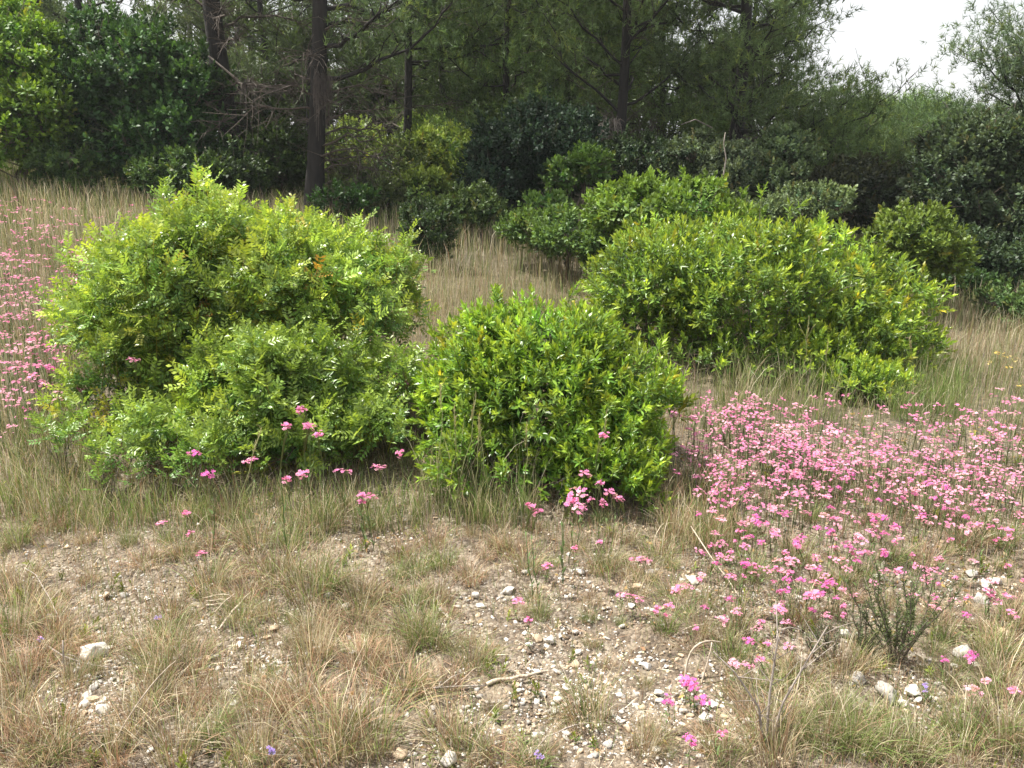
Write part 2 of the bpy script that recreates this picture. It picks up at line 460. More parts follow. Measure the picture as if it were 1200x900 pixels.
def bush(name, label, cat, lobes, n, temps, col, n_obj=0, scale=1.0, mat='leaf', n_stem=7, n_br=90, stem_r=0.018,
         up=0.7, inner=0.35, base=None, colvar=0.22, stem_mat='stem', pw=None, zmin=-0.55, depth=(.78, 1.0), lump=.10, group=None, clump=None, obj_temps=None, accent=None, foliage_name='foliage'):
    L = lobes_world(lobes)
    if base is None:
        c = np.mean([c for c, r in L], 0); base = gpt(c[0], c[1])
    root = thing(name, label, cat, base, group)
    sz = np.mean([r.mean() for c, r in L])
    cr = clump or sz * .30
    L = [(c, np.maximum(r - cr * .45, r * .55)) for c, r in L]
    # stems and branches
    st = []
    tips = []
    a = None
    order = R.permutation(max(n_stem, len(L)))[:max(n_stem, 1)]
    for i in range(n_stem):
        c, r = L[i % len(L)]
        b0 = gpt(base[0] + (c[0] - base[0]) * .35 + R.normal() * .06, base[1] + (c[1] - base[1]) * .35 + R.normal() * .05)
        b0[2] -= 0.03
        e = c + R.uniform(-.4, .4, 3) * r
        e[2] = max(e[2], b0[2] + 0.12)
        cv = curve(b0, e, 0.06, 0.035, 7); a = Acc()
        tube(a, cv, np.linspace(stem_r, stem_r * .45, 7), 5)
        so = link('stem', a.mesh('stem', M[stem_mat], True, base), root)
        tips.append(cv)
    allc = np.concatenate([t[2:] for t in tips])
    tp, _ = sample_shell(L, n_br, (0.6, .97), zmin)
    idx = np.array([np.argmin(((allc - p) ** 2).sum(1) + (allc[:, 2] > p[2]) * .05) for p in tp])
    s0 = allc[idx]; m = (s0 + tp) / 2 + R.normal(size=tp.shape) * .03 * np.linalg.norm(tp - s0, axis=1, keepdims=True); m[:, 2] += .04 * np.linalg.norm(tp - s0, axis=1)
    a = Acc(); tubes(a, s0, m, tp, stem_r * .4, stem_r * .14, 4)
    # stray long shoots that break the outline
    SP, SN = sample_shell(L, max(5, n // 70), (.95, 1.04), -.1, lump)
    sdir = unit(SN * .5 + np.array([0, 0, .8]) + R.normal(size=SN.shape) * .25); sl_ = cr * R.uniform(.3, .85, len(SP))[:, None]
    SE = SP + SN * cr * .35 + sdir * sl_; tubes(a, SP - SN * cr * .6, SP + SN * cr * .2, SE, stem_r * .17, stem_r * .09, 3)
    # fine side twigs
    k2 = len(tp) * 4; j = R.integers(0, len(tp), k2); f = R.uniform(.3, 1, k2)[:, None]
    q0 = m[j] * (1 - f) + tp[j] * f; dd = unit(unit(tp[j] - s0[j]) + R.normal(size=(k2, 3)) * .6) * R.uniform(.06, .2, k2)[:, None] * (scale ** .5) * (stem_r / .018)
    tubes(a, q0, q0 + dd * .5 + R.normal(size=(k2, 3)) * .006, q0 + dd, stem_r * .16, stem_r * .07, 3)
    b = link('branches', a.mesh('branches', M[stem_mat], False, base), root, kind='stuff')
    # foliage
    ar = sum(r[0] * r[2] + r[1] * r[2] for c, r in L); nc = int(max(10, min(220, 2.2 * ar / cr ** 2)))
    n1 = int(n * .82)
    P, N = sample_clumps(L, n1, cr, nc, zmin, lump, pw, depth)
    P2, N2 = sample_shell(L, n - n1, depth, zmin, lump, pw); P = np.concatenate([P, P2]); N = np.concatenate([N, N2])
    ni = int(n * inner)
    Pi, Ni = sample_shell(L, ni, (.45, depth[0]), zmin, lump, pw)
    for f_ in (1.0, .72, .45):
        P = np.concatenate([SP + SN * cr * .3 + (SE - SP - SN * cr * .3) * f_, P]); N = np.concatenate([sdir, N])
    P = np.concatenate([P, Pi]); N = np.concatenate([N, Ni])
    inn = np.r_[np.zeros(len(P) - len(Pi)), np.ones(len(Pi))]
    D = unit(N * .75 + np.array([0, 0, up]) + R.normal(size=N.shape) * .35)
    col = np.asarray(col)
    ci = R.integers(0, len(col), len(P)) if len(col) > 1 else np.zeros(len(P), int)
    # patches of one tone: nearby shoots agree
    pn = np.sin(P[:, 0] * 6.1 / scale + 1.3) * np.sin(P[:, 2] * 7.3 / scale + 2.1) + np.sin(P[:, 1] * 5.2 / scale + P[:, 0] * 3 / scale) * .6
    cc = col[ci] * np.exp(R.normal(size=(len(P), 1)) * colvar) * (1 + .16 * pn[:, None])
    if accent is not None:
        z = R.random(len(P)) < accent[0]; cc[z] = np.array(accent[1]) * R.uniform(.7, 1.2, (z.sum(), 1))
    yl = R.random(len(P)) < .03; cc[yl] = cc[yl] * [1.45, 1.02, .9]
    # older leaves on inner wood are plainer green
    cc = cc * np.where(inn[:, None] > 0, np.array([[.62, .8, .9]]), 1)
    sc = scale * R.uniform(.75, 1.2, len(P))
    use = np.zeros(len(P), bool)
    if n_obj:
        d = np.linalg.norm(P - np.array([0, 0, EYE]), axis=1) + inn * 9 - N[:, 2] * .35 + (N[:, 1] > .3) * 1.5 + R.uniform(0, .45, len(P))
        use[np.argsort(d)[:n_obj]] = True
        ot = []
        for T in (obj_temps or temps)[:4]:
            for tone in (0, 1):
                x = Acc(); V, F, C = T; x.add(V, F, C * (col[tone % len(col)] * (1.0, .85)[tone])); ot.append(x.mesh('leaf_shoot', M[mat]))
        for p, dv, s in zip(P[use], D[use], sc[use]):
            q = link('leaf_shoot', ot[R.integers(len(ot))], root, loc=tuple(p - base))
            q.rotation_mode = 'QUATERNION'
            qq = Vector(dv).to_track_quat('Z', 'Y')
            from mathutils import Quaternion
            q.rotation_quaternion = qq @ Quaternion((0, 0, 1), R.uniform(0, 6.28))
            q.scale = (s, s, s)
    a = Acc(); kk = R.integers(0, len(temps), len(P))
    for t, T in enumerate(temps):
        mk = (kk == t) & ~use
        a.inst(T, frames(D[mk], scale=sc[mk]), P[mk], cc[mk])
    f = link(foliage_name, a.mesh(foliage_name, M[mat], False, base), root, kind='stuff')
    STATS[name] = STATS.get(name, 0) + a.tris()
    return root
STATS = {}

PIN = [sprig_pinnate(7) for _ in range(4)]
PINL = [sprig_pinnate(6, False) for _ in range(4)]
WH = [sprig_whorl(15) for _ in range(4)]
WHL = [sprig_whorl(13, .052, .014, False) for _ in range(4)]
FAR = [sprig_whorl(8, .066, .028, False, tipc=(1.3, 1.2, .9), stem=False) for _ in range(4)]
ROUND = [sprig_whorl(8, .050, .028, False, tipc=(1.2, 1.15, 1.0), stem=False) for _ in range(4)]

G_LEFT = [(0.19, 0.32, 0.075), (0.15, 0.27, 0.07), (0.24, 0.36, 0.075)]
G_MID = [(0.13, 0.26, 0.045), (0.165, 0.28, 0.05)]
G_RIGHT = [(0.155, 0.275, 0.055), (0.12, 0.22, 0.05), (0.195, 0.305, 0.055)]
bush('mastic_bush', 'large lime-green bush of small paired leaflets filling the left half', 'bush',
     [(245, 350, 5.0, 112, 92, .6), (165, 372, 4.85, 80, 72, .42), (335, 350, 5.1, 110, 72, .6), (420, 368, 5.0, 66, 72, .45),
      (240, 415, 4.85, 100, 56, .5), (150, 465, 4.6, 66, 54, .35), (335, 480, 4.3, 112, 68, .36), (435, 510, 4.4, 62, 78, .32), (225, 570, 3.95, 130, 66, .36), (168, 548, 4.2, 70, 56, .3), (350, 575, 3.95, 110, 64, .3), (450, 560, 4.1, 58, 70, .28)],
     2400, PINL, G_LEFT, obj_temps=PIN, n_obj=290, scale=1.12, n_stem=11, n_br=260, stem_r=.015, pw=[1.2, 1, 1.2, .8, .5, .5, 1.5, .7, .6, .7, .7, .6], inner=.3, clump=.16,
     accent=(.003, (.30, .20, .05)), zmin=-.8, colvar=.2)
bush('buckthorn_bush', 'dark-based round bush of upright lance-shaped leaves in the middle', 'bush',
     [(650, 490, 4.15, 122, 104, .5), (575, 452, 4.25, 76, 84, .42), (725, 490, 4.1, 64, 84, .4), (635, 415, 4.3, 88, 58, .4), (590, 570, 3.85, 84, 78, .34), (695, 575, 3.8, 92, 74, .34), (540, 500, 4.1, 44, 80, .3)],
     2900, WHL, G_MID, up=.35, obj_temps=WH, n_obj=290, n_stem=10, n_br=300, stem_r=.013, pw=[1, 1.1, 1.1, 1.5, .6, .6, .8], inner=.3, zmin=-.8, colvar=.25, clump=.13)
bush('hillside_bush', 'broad yellow-green bush behind the pink flowers on the right', 'bush',
     [(880, 350, 6.4, 150, 92, .95), (775, 345, 6.4, 92, 74, .7), (985, 385, 6.3, 88, 88, .7), (870, 432, 5.85, 130, 66, .6), (975, 440, 5.8, 84, 56, .5), (740, 395, 6.2, 60, 60, .5), (1035, 425, 6.2, 55, 58, .4)],
     3700, WHL, G_RIGHT, up=.35, n_obj=220, scale=1.18, n_stem=10, n_br=260, stem_r=.018, inner=.3, obj_temps=WH, zmin=-.4, colvar=.25, clump=.2)
bush('low_bush', 'small lime-green bush at the foot of the broad right bush', 'bush',
     [(1000, 458, 5.35, 50, 32, .3), (1050, 466, 5.4, 35, 24, .25)], 330, WHL, G_RIGHT, scale=.9, n_stem=4, n_br=40, stem_r=.008)

# background shrubs, nearest first
def bgbush(name, label, lobes, n, col, temps=FAR, scale=1.5, cat='shrub', mat='leaf_soft', group=None, **k):
    k.setdefault('zmin', -.95); k.setdefault('inner', .25)
    return bush(name, label, cat, lobes, n, temps, col, scale=scale, mat=mat, n_stem=k.pop('n_stem', 4), n_br=k.pop('n_br', 60), stem_r=k.pop('stem_r', .02), group=group, **k)
DK = [(0.038, 0.090, 0.032), (0.048, 0.105, 0.034)]
bgbush('rounded_shrub', 'mid-green domed shrub just behind the broad right bush', [(790, 252, 8.2, 78, 42, .9), (725, 246, 8.4, 36, 28, .5), (845, 285, 8.0, 50, 40, .6)], 2400, [(0.14, 0.225, 0.045), (.115, .19, .04)], scale=1.0)
bgbush('rounded_shrub', 'yellow-green rounded shrub standing alone before the dark right trees', [(1065, 285, 8.4, 44, 38, .5), (1095, 300, 8.4, 30, 30, .35), (1050, 320, 8.3, 38, 26, .4)], 1200, [(0.125, 0.185, 0.045)], scale=1.0, colvar=.3)
bgbush('low_shrub', 'low dull-green shrub in the meadow beside the pale grass patch', [(665, 278, 8.8, 56, 24, .6), (705, 286, 8.6, 40, 22, .5), (615, 270, 9.2, 30, 16, .4)], 1300, [(0.10, 0.17, 0.05)], scale=.95)
bgbush('dark_shrub', 'small dark juniper-like shrub rising from the shaded grass', [(505, 275, 8.8, 30, 34, .3), (488, 262, 8.9, 18, 28, .25)], 600, [(0.05, 0.085, 0.035)], ROUND, .9)
bgbush('dark_shrub', 'small dark green shrub at the foot of the leaning pine', [(392, 245, 10.5, 26, 26, .3), (420, 240, 10.7, 20, 18, .3)], 320, [(0.035, 0.085, 0.02)], ROUND, 1.1)
bgbush('bright_shrub', 'bright green leafy shrub in front of the dark round oak', [(690, 196, 11.2, 24, 18, .4), (665, 208, 11.1, 26, 14, .35), (640, 246, 10.2, 32, 14, .3)], 420, [(0.09, 0.165, 0.04)], FAR, 1.4)
bgbush('round_oak', 'dark bluish-green round evergreen shrub beneath the middle pine', [(625, 185, 12.0, 74, 58, .9), (580, 210, 11.6, 36, 40, .6), (665, 165, 12.2, 40, 36, .6), (560, 235, 11.2, 22, 16, .3)], 3600, [(0.032, 0.06, 0.038)], ROUND, 1.4, cat='tree')
bgbush('grey_shrub', 'grey-green olive-like shrub nearest the dead pine branches', [(860, 205, 11.5, 30, 34, .5), (842, 230, 11.3, 32, 28, .5)], 1300, [(0.125, 0.165, 0.10)], ROUND, 1.2, group=None)
bgbush('grey_shrub', 'grey-green leafy shrub right of the olive-like one under the pine', [(920, 180, 11.8, 30, 26, .5), (905, 215, 11.6, 36, 28, .5)], 1300, [(0.115, 0.165, 0.085)], ROUND, 1.2)
bgbush('grey_shrub', 'low grey-green shrub showing over the crest of the broad right bush', [(955, 242, 10.2, 42, 20, .5), (895, 252, 10.0, 30, 16, .4)], 800, [(0.125, 0.17, 0.085)], ROUND, 1.1)
bgbush('grey_shrub', 'dull grey-green shrub left of the olive-like one', [(812, 185, 12.0, 28, 24, .5), (800, 215, 12.0, 24, 20, .4)], 600, [(0.09, 0.125, 0.07)], ROUND, 1.3)
bgbush('meadow_shrub', 'pale green shrub cut off by the right edge of the meadow', [(1185, 365, 8.2, 34, 22, .35)], 420, [(0.085, 0.14, 0.05)], ROUND, 1.1)
bgbush('meadow_shrub', 'low green shrub at the foot of the dark right trees', [(1120, 338, 9.2, 40, 16, .4), (1160, 330, 9.6, 36, 14, .4)], 420, [(0.045, 0.09, 0.03)], ROUND, 1.2)
bgbush('understory_shrub', 'sunlit yellow-green shrub glowing between the pines', [(520, 190, 13.5, 44, 40, .7), (495, 225, 12.5, 34, 26, .5), (550, 215, 13.0, 30, 26, .5)], 1600, [(0.22, 0.30, 0.08)], FAR, 1.3)
bgbush('understory_shrub', 'loose yellow-green shrub behind the leaning pine', [(445, 205, 13.5, 36, 34, .6), (420, 180, 14.5, 40, 36, .6)], 1200, [(0.16, 0.22, 0.07)], FAR, 1.3)
bgbush('understory_shrub', 'dark green shrub between the two left trunks', [(330, 185, 12.6, 34, 36, .5), (310, 150, 13.5, 26, 40, .5)], 900, [(0.04, 0.07, 0.022)], FAR, 1.4)
bgbush('dark_bush_tree', 'tall dark green evergreen bush against the left pine trunk', [(165, 105, 12.8, 88, 72, 1.1), (215, 125, 12.6, 50, 52, .8), (110, 130, 12.4, 60, 62, .9), (185, 175, 12.2, 76, 42, .8), (120, 55, 13, 48, 32, .7)],
       6200, DK, FAR, 1.45, cat='tree', n_stem=6, n_br=160, stem_r=.035, lump=.14, depth=(.7, 1.0))
bgbush('bright_bush_tree', 'bright yellow-green leafy tree at the left edge behind the meadow', [(20, 70, 12.0, 50, 62, .9), (45, 140, 11.6, 44, 40, .7), (10, 165, 11.5, 60, 38, .7), (-50, 110, 12, 60, 90, .9)],
       3800, [(0.17, 0.28, 0.04), (0.11, 0.20, 0.035)], FAR, 1.35, cat='tree', n_stem=5, n_br=120, stem_r=.03, lump=.14, depth=(.7, 1.0))
US = [('low olive-green shrub between the bright tree and the dark bush', 82, 190, 11.6, 34, 34, 600, (.07, .12, .035)), ('low dark shrub under the tall dark left bush', 215, 205, 11.6, 50, 24, 700, (.05, .095, .03)),
      ('sprawling dark shrub at the foot of the straight left pine', 275, 205, 12.0, 34, 26, 500, (.045, .08, .03)), ('grey-green undergrowth behind the two left trunks', 325, 200, 13.2, 44, 36, 800, (.08, .11, .05)),
      ('pale green undergrowth right of the leaning trunk', 425, 228, 12.0, 44, 30, 700, (.13, .17, .07)), ('olive undergrowth before the slim pine', 470, 205, 12.8, 40, 34, 700, (.12, .165, .06)),
      ('green scrub below the round oak on its left', 555, 245, 10.8, 34, 24, 600, (.09, .14, .045)), ('dull scrub behind the mid-green domed shrub', 745, 195, 12.2, 50, 30, 900, (.05, .08, .04)), ('brownish-green scrub filling the dark hollow', 1000, 225, 12.2, 60, 36, 900, (.06, .07, .045)),
      ('dark scrub at the right of the hollow', 1060, 240, 12.0, 50, 40, 800, (.045, .065, .035)), ('dark scrub under the silvery tree', 1120, 300, 9.9, 50, 30, 800, (.045, .075, .035)), ('dark shrub cut by the right edge under the silvery tree', 1195, 310, 9.8, 46, 40, 800, (.05, .08, .04)),
      ('faint green scrub behind the round oak', 600, 150, 14.5, 50, 34, 700, (.09, .14, .05)), ('lime scrub in a sun patch left of the round oak', 505, 170, 15.0, 40, 30, 700, (.2, .28, .08))]
for l_, u_, v_, Y_, rx_, rz_, n_, c_ in US:
    bgbush('undergrowth_shrub', l_, [(u_, v_, Y_, rx_, rz_, .6), (u_ - rx_ * .6, v_ + rz_ * .3, Y_ - .2, rx_ * .6, rz_ * .7, .4), (u_ + rx_ * .6, v_ + rz_ * .35, Y_ + .1, rx_ * .6, rz_ * .65, .4)], n_, [c_], [FAR, ROUND][len(l_) % 2], 1.25, lump=.2, n_br=24, n_stem=3, group='undergrowth at the wood edge')
# broadleaf trees on the right
bgbush('olive_tree', 'silvery grey-green tree at the right edge under the tall pine', [(1150, 185, 11.0, 62, 44, .9), (1115, 225, 10.8, 46, 50, .7), (1185, 240, 10.6, 50, 60, .8), (1150, 290, 10.5, 70, 42, .7)],
       4600, [(0.085, 0.12, 0.068), (.055, .085, .042)], ROUND, 1.4, cat='tree', n_stem=5, n_br=120, stem_r=.04, pw=[1.6, 1, .8, .7])

# ------------------------------------------------------------------ pines
TUFT = [needle_tuft() for _ in range(5)]
def pine(label, u, Y, H, tr, lean=(0, 0), limbs=34, live=1.8, maxlen=2.4, col=(0.06, 0.10, 0.03), dens=14, dead_tw=26, name='pine_tree', spread=None, base=None, top_taper=.35, az_bias=None, tuft_s=1.0, bend=0.1, rise=.28, extra=()):
    if base is None:
        p = at(u, 300, Y); base = gpt(p[0], Y)
    root = thing(name, label, 'tree', base)
    n = 12; t = np.linspace(0, 1, n)
    tx = base[0] + lean[0] * t * H + bend * np.sin(t * 5 + u); ty = base[1] + lean[1] * t * H + bend * .6 * np.cos(t * 4 + u) - bend * .6 * math.cos(u)
    tx -= bend * math.sin(u)
    tz = base[2] - .08 + t * H
    tk = np.stack([tx, ty, tz], 1)
    a = Acc(); rr = tr * (1 - .8 * t); rr[0] *= 1.35
    tube(a, tk, rr, 10)
    link('trunk', a.mesh('trunk', M['bark'], True, base), root)
    fo = Acc(); col = np.asarray(col) * [1.0, 1.06, 1.25]; dens = dens * .76; tuft_s = tuft_s * 1.08; dead_tw = dead_tw * .65; dead = Acc()
    specs = []
    for i in range(limbs):
        h = (i + .5 + R.uniform(-.4, .4)) / limbs
        h = .07 + .93 * h
        specs.append((h, None, None))
    for e in extra: specs.append(e)
    for (h, az, Lf) in specs:
        z = h * H; k = h * (n - 1); i0 = min(int(k), n - 2); f = k - i0
        s0 = tk[i0] * (1 - f) + tk[i0 + 1] * f
        if az is None: az = R.uniform(0, 6.28) if az_bias is None or R.random() > .4 else az_bias + R.normal() * .6
        alive = z > live * R.uniform(.75, 1.25)
        prof = math.sin(min(1, h * 1.25 + .18) * math.pi * .5) * (1 - (max(0, h - top_taper) / (1 - top_taper)) ** 1.6 * .8)
        Ln = maxlen * prof * R.uniform(.65, 1.1) * (1 if Lf is None else Lf)
        if not alive: Ln *= .8
        rs = rise * R.uniform(.3, 1.6) + h * .35 if alive else R.uniform(-.12, .3)
        e = s0 + np.array([math.cos(az), math.sin(az), rs]) * Ln
        cv = curve(s0, e, -.10 if alive else .10, .03, 7)
        b = Acc(); r0 = max(.012, tr * .32 * (1 - h * .6)) if alive else max(.009, tr * .14)
        tube(b, cv, np.linspace(r0, r0 * .25, 7), 5)
        ns = max(3, int(Ln * 5)); ff = R.uniform(.25, 1, ns); kk = ff * 6; ii = np.minimum(kk.astype(int), 5); fr = (kk - ii)[:, None]
        q0 = cv[ii] * (1 - fr) + cv[ii + 1] * fr
        dirl = unit(cv[-1] - cv[0])
        side = unit(np.cross(dirl, [0, 0, 1]))
        sd = unit(dirl * .7 + side[None] * R.choice([-1, 1], ns)[:, None] * R.uniform(.4, 1.1, ns)[:, None] + np.array([0, 0, 1]) * R.uniform(-.1, .5, ns)[:, None])
        sl = R.uniform(.25, .75, ns)[:, None] * (.5 + .2 * Ln)
        q2 = q0 + sd * sl; q1 = (q0 + q2) / 2 + R.normal(size=q0.shape) * .03
        tubes(b, q0, q1, q2, r0 * .35, r0 * .12, 3)
        link('branch', b.mesh('branch', M['bark'] if alive else M['twig'], False, base), root)
        # bare inner twigs on every limb
        nt = int((dead_tw if not alive else dead_tw * .35) * Ln)
        if nt > 2:
            f2 = R.uniform(.1, 1, nt); kk = f2 * 6; ii = np.minimum(kk.astype(int), 5); fr = (kk - ii)[:, None]
            w0 = cv[ii] * (1 - fr) + cv[ii + 1] * fr
            wd = unit(R.normal(size=(nt, 3)) * .6 + dirl * .7 + np.array([0, 0, -.15])) * R.uniform(.15, .6, nt)[:, None]
            w1 = w0 + wd * .5 + R.normal(size=w0.shape) * .03; w2 = w0 + wd; w2[:, 2] -= .03
            tubes(dead, w0, w1, w2, .0062, .0024, 3)
            x0 = w1; xd = unit(R.normal(size=(nt, 3)) + wd * 1.5) * R.uniform(.08, .3, nt)[:, None]
            tubes(dead, x0, x0 + xd * .5, x0 + xd, .0035, .0018, 3)
        if alive:
            ends = np.concatenate([q2, q1, cv[-1:]]); high = ends[:, 2] > 1.6 + .195 * base[1] + 1.0
            lo = ends[~high]; hi = ends[high]; m = int(dens)
            rep_ = np.concatenate([np.repeat(lo, m, 0), np.repeat(hi, max(1, m // 5), 0)]); big_ = np.r_[np.ones(len(lo) * m), np.full(len(hi) * max(1, m // 5), 1.9)]
            ce = rep_ + R.normal(size=rep_.shape) * np.array([.15, .15, .09]) * (1 + .25 * maxlen / 2.4) + np.array([0, 0, .05])
            dv = unit(np.array([0, 0, .8]) + dirl * .5 + R.normal(size=ce.shape) * .5)
            tone = np.exp(R.normal() * .18)
            cc = col[None] * np.exp(R.normal(size=(len(ce), 1)) * .2) * tone * np.where(R.random((len(ce), 1)) < .12, np.array([[1.5, 1.3, .9]]), 1)
            ks = R.integers(0, len(TUFT), len(ce))
            for ti, T in enumerate(TUFT):
                mk = ks == ti
                fo.inst(T, frames(dv[mk], scale=tuft_s * big_[mk] * R.uniform(.8, 1.3, mk.sum())), ce[mk], cc[mk])
    if fo.V: link('needle_foliage', fo.mesh('needle_foliage', M['needle'], False, base), root, kind='stuff'); STATS['pine'] = STATS.get('pine', 0) + fo.tris()
    if dead.V: link('bare_twigs', dead.mesh('bare_twigs', M['twig'], False, base), root, kind='stuff'); STATS['pinetwig'] = STATS.get('pinetwig', 0) + dead.tris()
    return root

PC = (0.125, 0.175, 0.06)
pine('straight dark-trunked pine beside the tall dark left bush', 285, 12.9, 8.4, .17, limbs=46, live=2.7, maxlen=2.5, dens=8, dead_tw=30, col=(.09, .135, .048))
pine('leaning dark-trunked pine with bare lower branches, second trunk from left', 370, 11.6, 8.6, .13, lean=(.035, .02), limbs=50, live=2.3, maxlen=2.7, dens=8, dead_tw=32, col=(.095, .14, .05), az_bias=0.0,
     extra=[(.06, -.2, 1.1), (.09, .2, 1.2), (.12, -.4, 1.0), (.15, .1, 1.2), (.2, .3, 1.2), (.17, 3.5, .8)])
pine('slim pine seen behind the leaning one, left of the round oak', 477, 14.6, 8.0, .085, limbs=50, live=1.7, maxlen=2.4, dens=13, dead_tw=28, col=(.105, .155, .05))
pine('green pine leaning over the dark round oak', 600, 15.0, 7.6, .075, limbs=56, live=.9, maxlen=2.6, dens=17, dead_tw=20, col=(.125, .19, .058))
pine('many-limbed pine with a pale broken twig bunch, middle of the row', 716, 13.6, 8.4, .095, limbs=58, live=1.5, maxlen=2.5, dens=16, dead_tw=34, col=PC, rise=.7,
     extra=[(.13, 2.5, 1.3), (.13, .5, 1.3), (.18, 2.0, 1.2), (.16, 1.0, 1.4)])
pine('broad pine with thick curving limbs below the open sky', 848, 13.2, 8.6, .12, limbs=60, live=1.3, maxlen=2.1, dens=20, dead_tw=34, col=PC, rise=.5, lean=(-.01, 0),
     extra=[(.12, .4, 1.0), (.16, .15, 1.1), (.2, 1.0, 1.1), (.24, .6, 1.1)], top_taper=.1)
pine('wide low pine left of the dark hollow', 975, 14.0, 2.35, .10, limbs=34, live=.9, maxlen=1.9, dens=17, dead_tw=30, col=(.11, .16, .05))
pine('far green pine under the gap of open sky', 1055, 19.0, 2.25, .12, limbs=32, live=.8, maxlen=2.2, dens=22, dead_tw=10, col=(.12, .19, .05), tuft_s=1.25)
pine('far green pine at the left end of the open sky', 1005, 20.0, 2.3, .12, limbs=30, live=.8, maxlen=2.0, dens=22, dead_tw=10, col=(.12, .18, .05), tuft_s=1.25)
pine('tall pine filling the top right corner', 1255, 13.0, 4.7, .14, limbs=56, live=1.0, maxlen=2.0, dens=24, dead_tw=20, col=(.125, .175, .08), top_taper=.3)
pine('low pine closing the dark hollow on the right', 1120, 15.5, 2.2, .12, limbs=32, live=1.1, maxlen=1.9, dens=16, dead_tw=30, col=(.09, .14, .05))
pine('pine with hanging green sprays between the round oak and the leaning pine', 530, 17.0, 7.5, .08, limbs=46, live=.8, maxlen=2.6, dens=15, dead_tw=14, col=(.11, .16, .055), tuft_s=1.2)
pine('far pine behind the low grey-green shrubs', 875, 17.5, 6.0, .08, limbs=46, live=.6, maxlen=1.6, dens=17, dead_tw=26, col=(.11, .16, .055), tuft_s=1.2)
pine('far pine behind the tall dark left bush', 140, 18.5, 6.2, .13, limbs=30, live=2.0, maxlen=2.4, dens=10, dead_tw=16, col=(.09, .13, .05))
pine('far pine behind the bright tree at the left edge', 20, 16.5, 8.0, .13, limbs=36, live=1.6, maxlen=2.6, dens=12, dead_tw=16, col=(.09, .13, .045))
pine('far pine between the straight and the leaning trunks', 335, 20.0, 8.5, .09, limbs=44, live=1.0, maxlen=3.0, dens=12, dead_tw=18, col=(.09, .125, .045), tuft_s=1.3)
pine('far pine between the round oak and the many-limbed pine', 655, 18.5, 8.8, .08, limbs=48, live=.7, maxlen=3.0, dens=14, dead_tw=14, col=(.13, .19, .055), tuft_s=1.3)
pine('far pine between the middle pine and the broad pine', 775, 17.5, 8.2, .07, limbs=54, live=.6, maxlen=3.0, dens=19, dead_tw=14, col=(.13, .19, .055), tuft_s=1.3)
# far wood: one mass of crowns behind everything, nothing in it can be told apart
def far_wood():
    a = Acc(); st = Acc()
    for i in range(104):
        az = R.uniform(-.68, .68) if i < 58 else R.uniform(-1.0, 1.0); Y = R.uniform(22, 34); x = math.tan(az) * Y
        u = proj([[x, Y, 3]])[0][0]
        low_ = i >= 70
        if low_: az = R.uniform(-.62, .62); Y = R.uniform(19, 23); x = math.tan(az) * Y
        u = proj([[x, Y, 3]])[0][0]; g = gpt(x, Y)
        top = (1.3 if 870 < u < 1270 else 4.2) if low_ else 1.4 if 870 < u < 1270 else (4.4 if 180 < u < 260 else 7.0)
        H = top * R.uniform(.75, 1.0)
        gap = 870 < u < 1270
        if not gap: tube(st, [g - [0, 0, .1], g + [R.normal() * .1, 0, H * .5], g + [R.normal() * .2, 0, H * .9]], [.14, .1, .04], 5)
        m = 260 if gap else 170 if low_ else 290; d = sph(m) * (R.uniform(.45, 1, m)[:, None]); c = g + d * [1.9, 1.6, H * (.40 if gap else .46)] + [0, 0, H * .56]
        c += np.array([.35, .35, .2]) * np.sin(c * 3)
        ks = R.integers(0, 4, m)
        cc = np.array([.075, .115, .035]) * np.exp(R.normal() * .2) * np.exp(R.normal(size=(m, 1)) * .2)
        for t in range(4):
            mk = ks == t; V_, F_, C_ = TUFT[t]; a.inst((V_ * [1.2, 1.2, .8], F_, C_), frames(unit(d[mk] + [0, 0, .5]), scale=R.uniform(1.2, 2.0, mk.sum()) if gap else R.uniform(3.0, 5.0, mk.sum())), c[mk], cc[mk])
    o = link('far_wood', a.mesh('far_wood', M['leaf_soft'])); o['kind'] = 'stuff'; o['label'] = 'far dark green wood closing the view behind the pines'; o['category'] = 'wood'
    s = link('trunks', st.mesh('trunks', M['bark'], True), o, kind='stuff')
    STATS['wood'] = a.tris()
far_wood()

# pale broken twig bunches and hanging dead branches
def twig_bunch(label, u, v, Y, spread, n, droop, r=.006, cat='dead branches', tm='dead'):
    c = at(u, v, Y); root = thing('dead_branch_bunch', label, cat, c)
    a = Acc(); d = unit(R.normal(size=(n, 3)) * [1, .7, .5] + [0, 0, .1]); L = R.uniform(.4, 1, n)[:, None] * spread
    p1 = d * L * .6 + [0, 0, .06]; p2 = d * L * [.9, .9, .6]; p2[:, 2] -= droop * R.uniform(.4, 1, n)
    tubes(a, np.zeros((n, 3)), p1, p2, r, r * .35, 3)
    j = R.integers(0, n, n * 3); q0 = p1[j]; q = q0 + unit(R.normal(size=(n * 3, 3)) + d[j]) * spread * .35 - [0, 0, droop * .4]
    tubes(a, q0, (q0 + q) / 2 + [0, 0, .02], q, r * .5, r * .3, 3)
    link('twigs', a.mesh('twigs', M[tm]), root, kind='stuff')
twig_bunch('pale drooping dead twigs caught on the middle pine trunk', 714, 150, 13.2, .30, 34, .25)
twig_bunch('grey hanging dead twigs against the leaning pine trunk', 377, 95, 11.3, .2, 46, .75, .005, tm='dim_twig')
twig_bunch('grey hanging dead twigs against the straight left pine trunk', 292, 100, 12.5, .2, 20, .6, .005, tm='dim_twig')
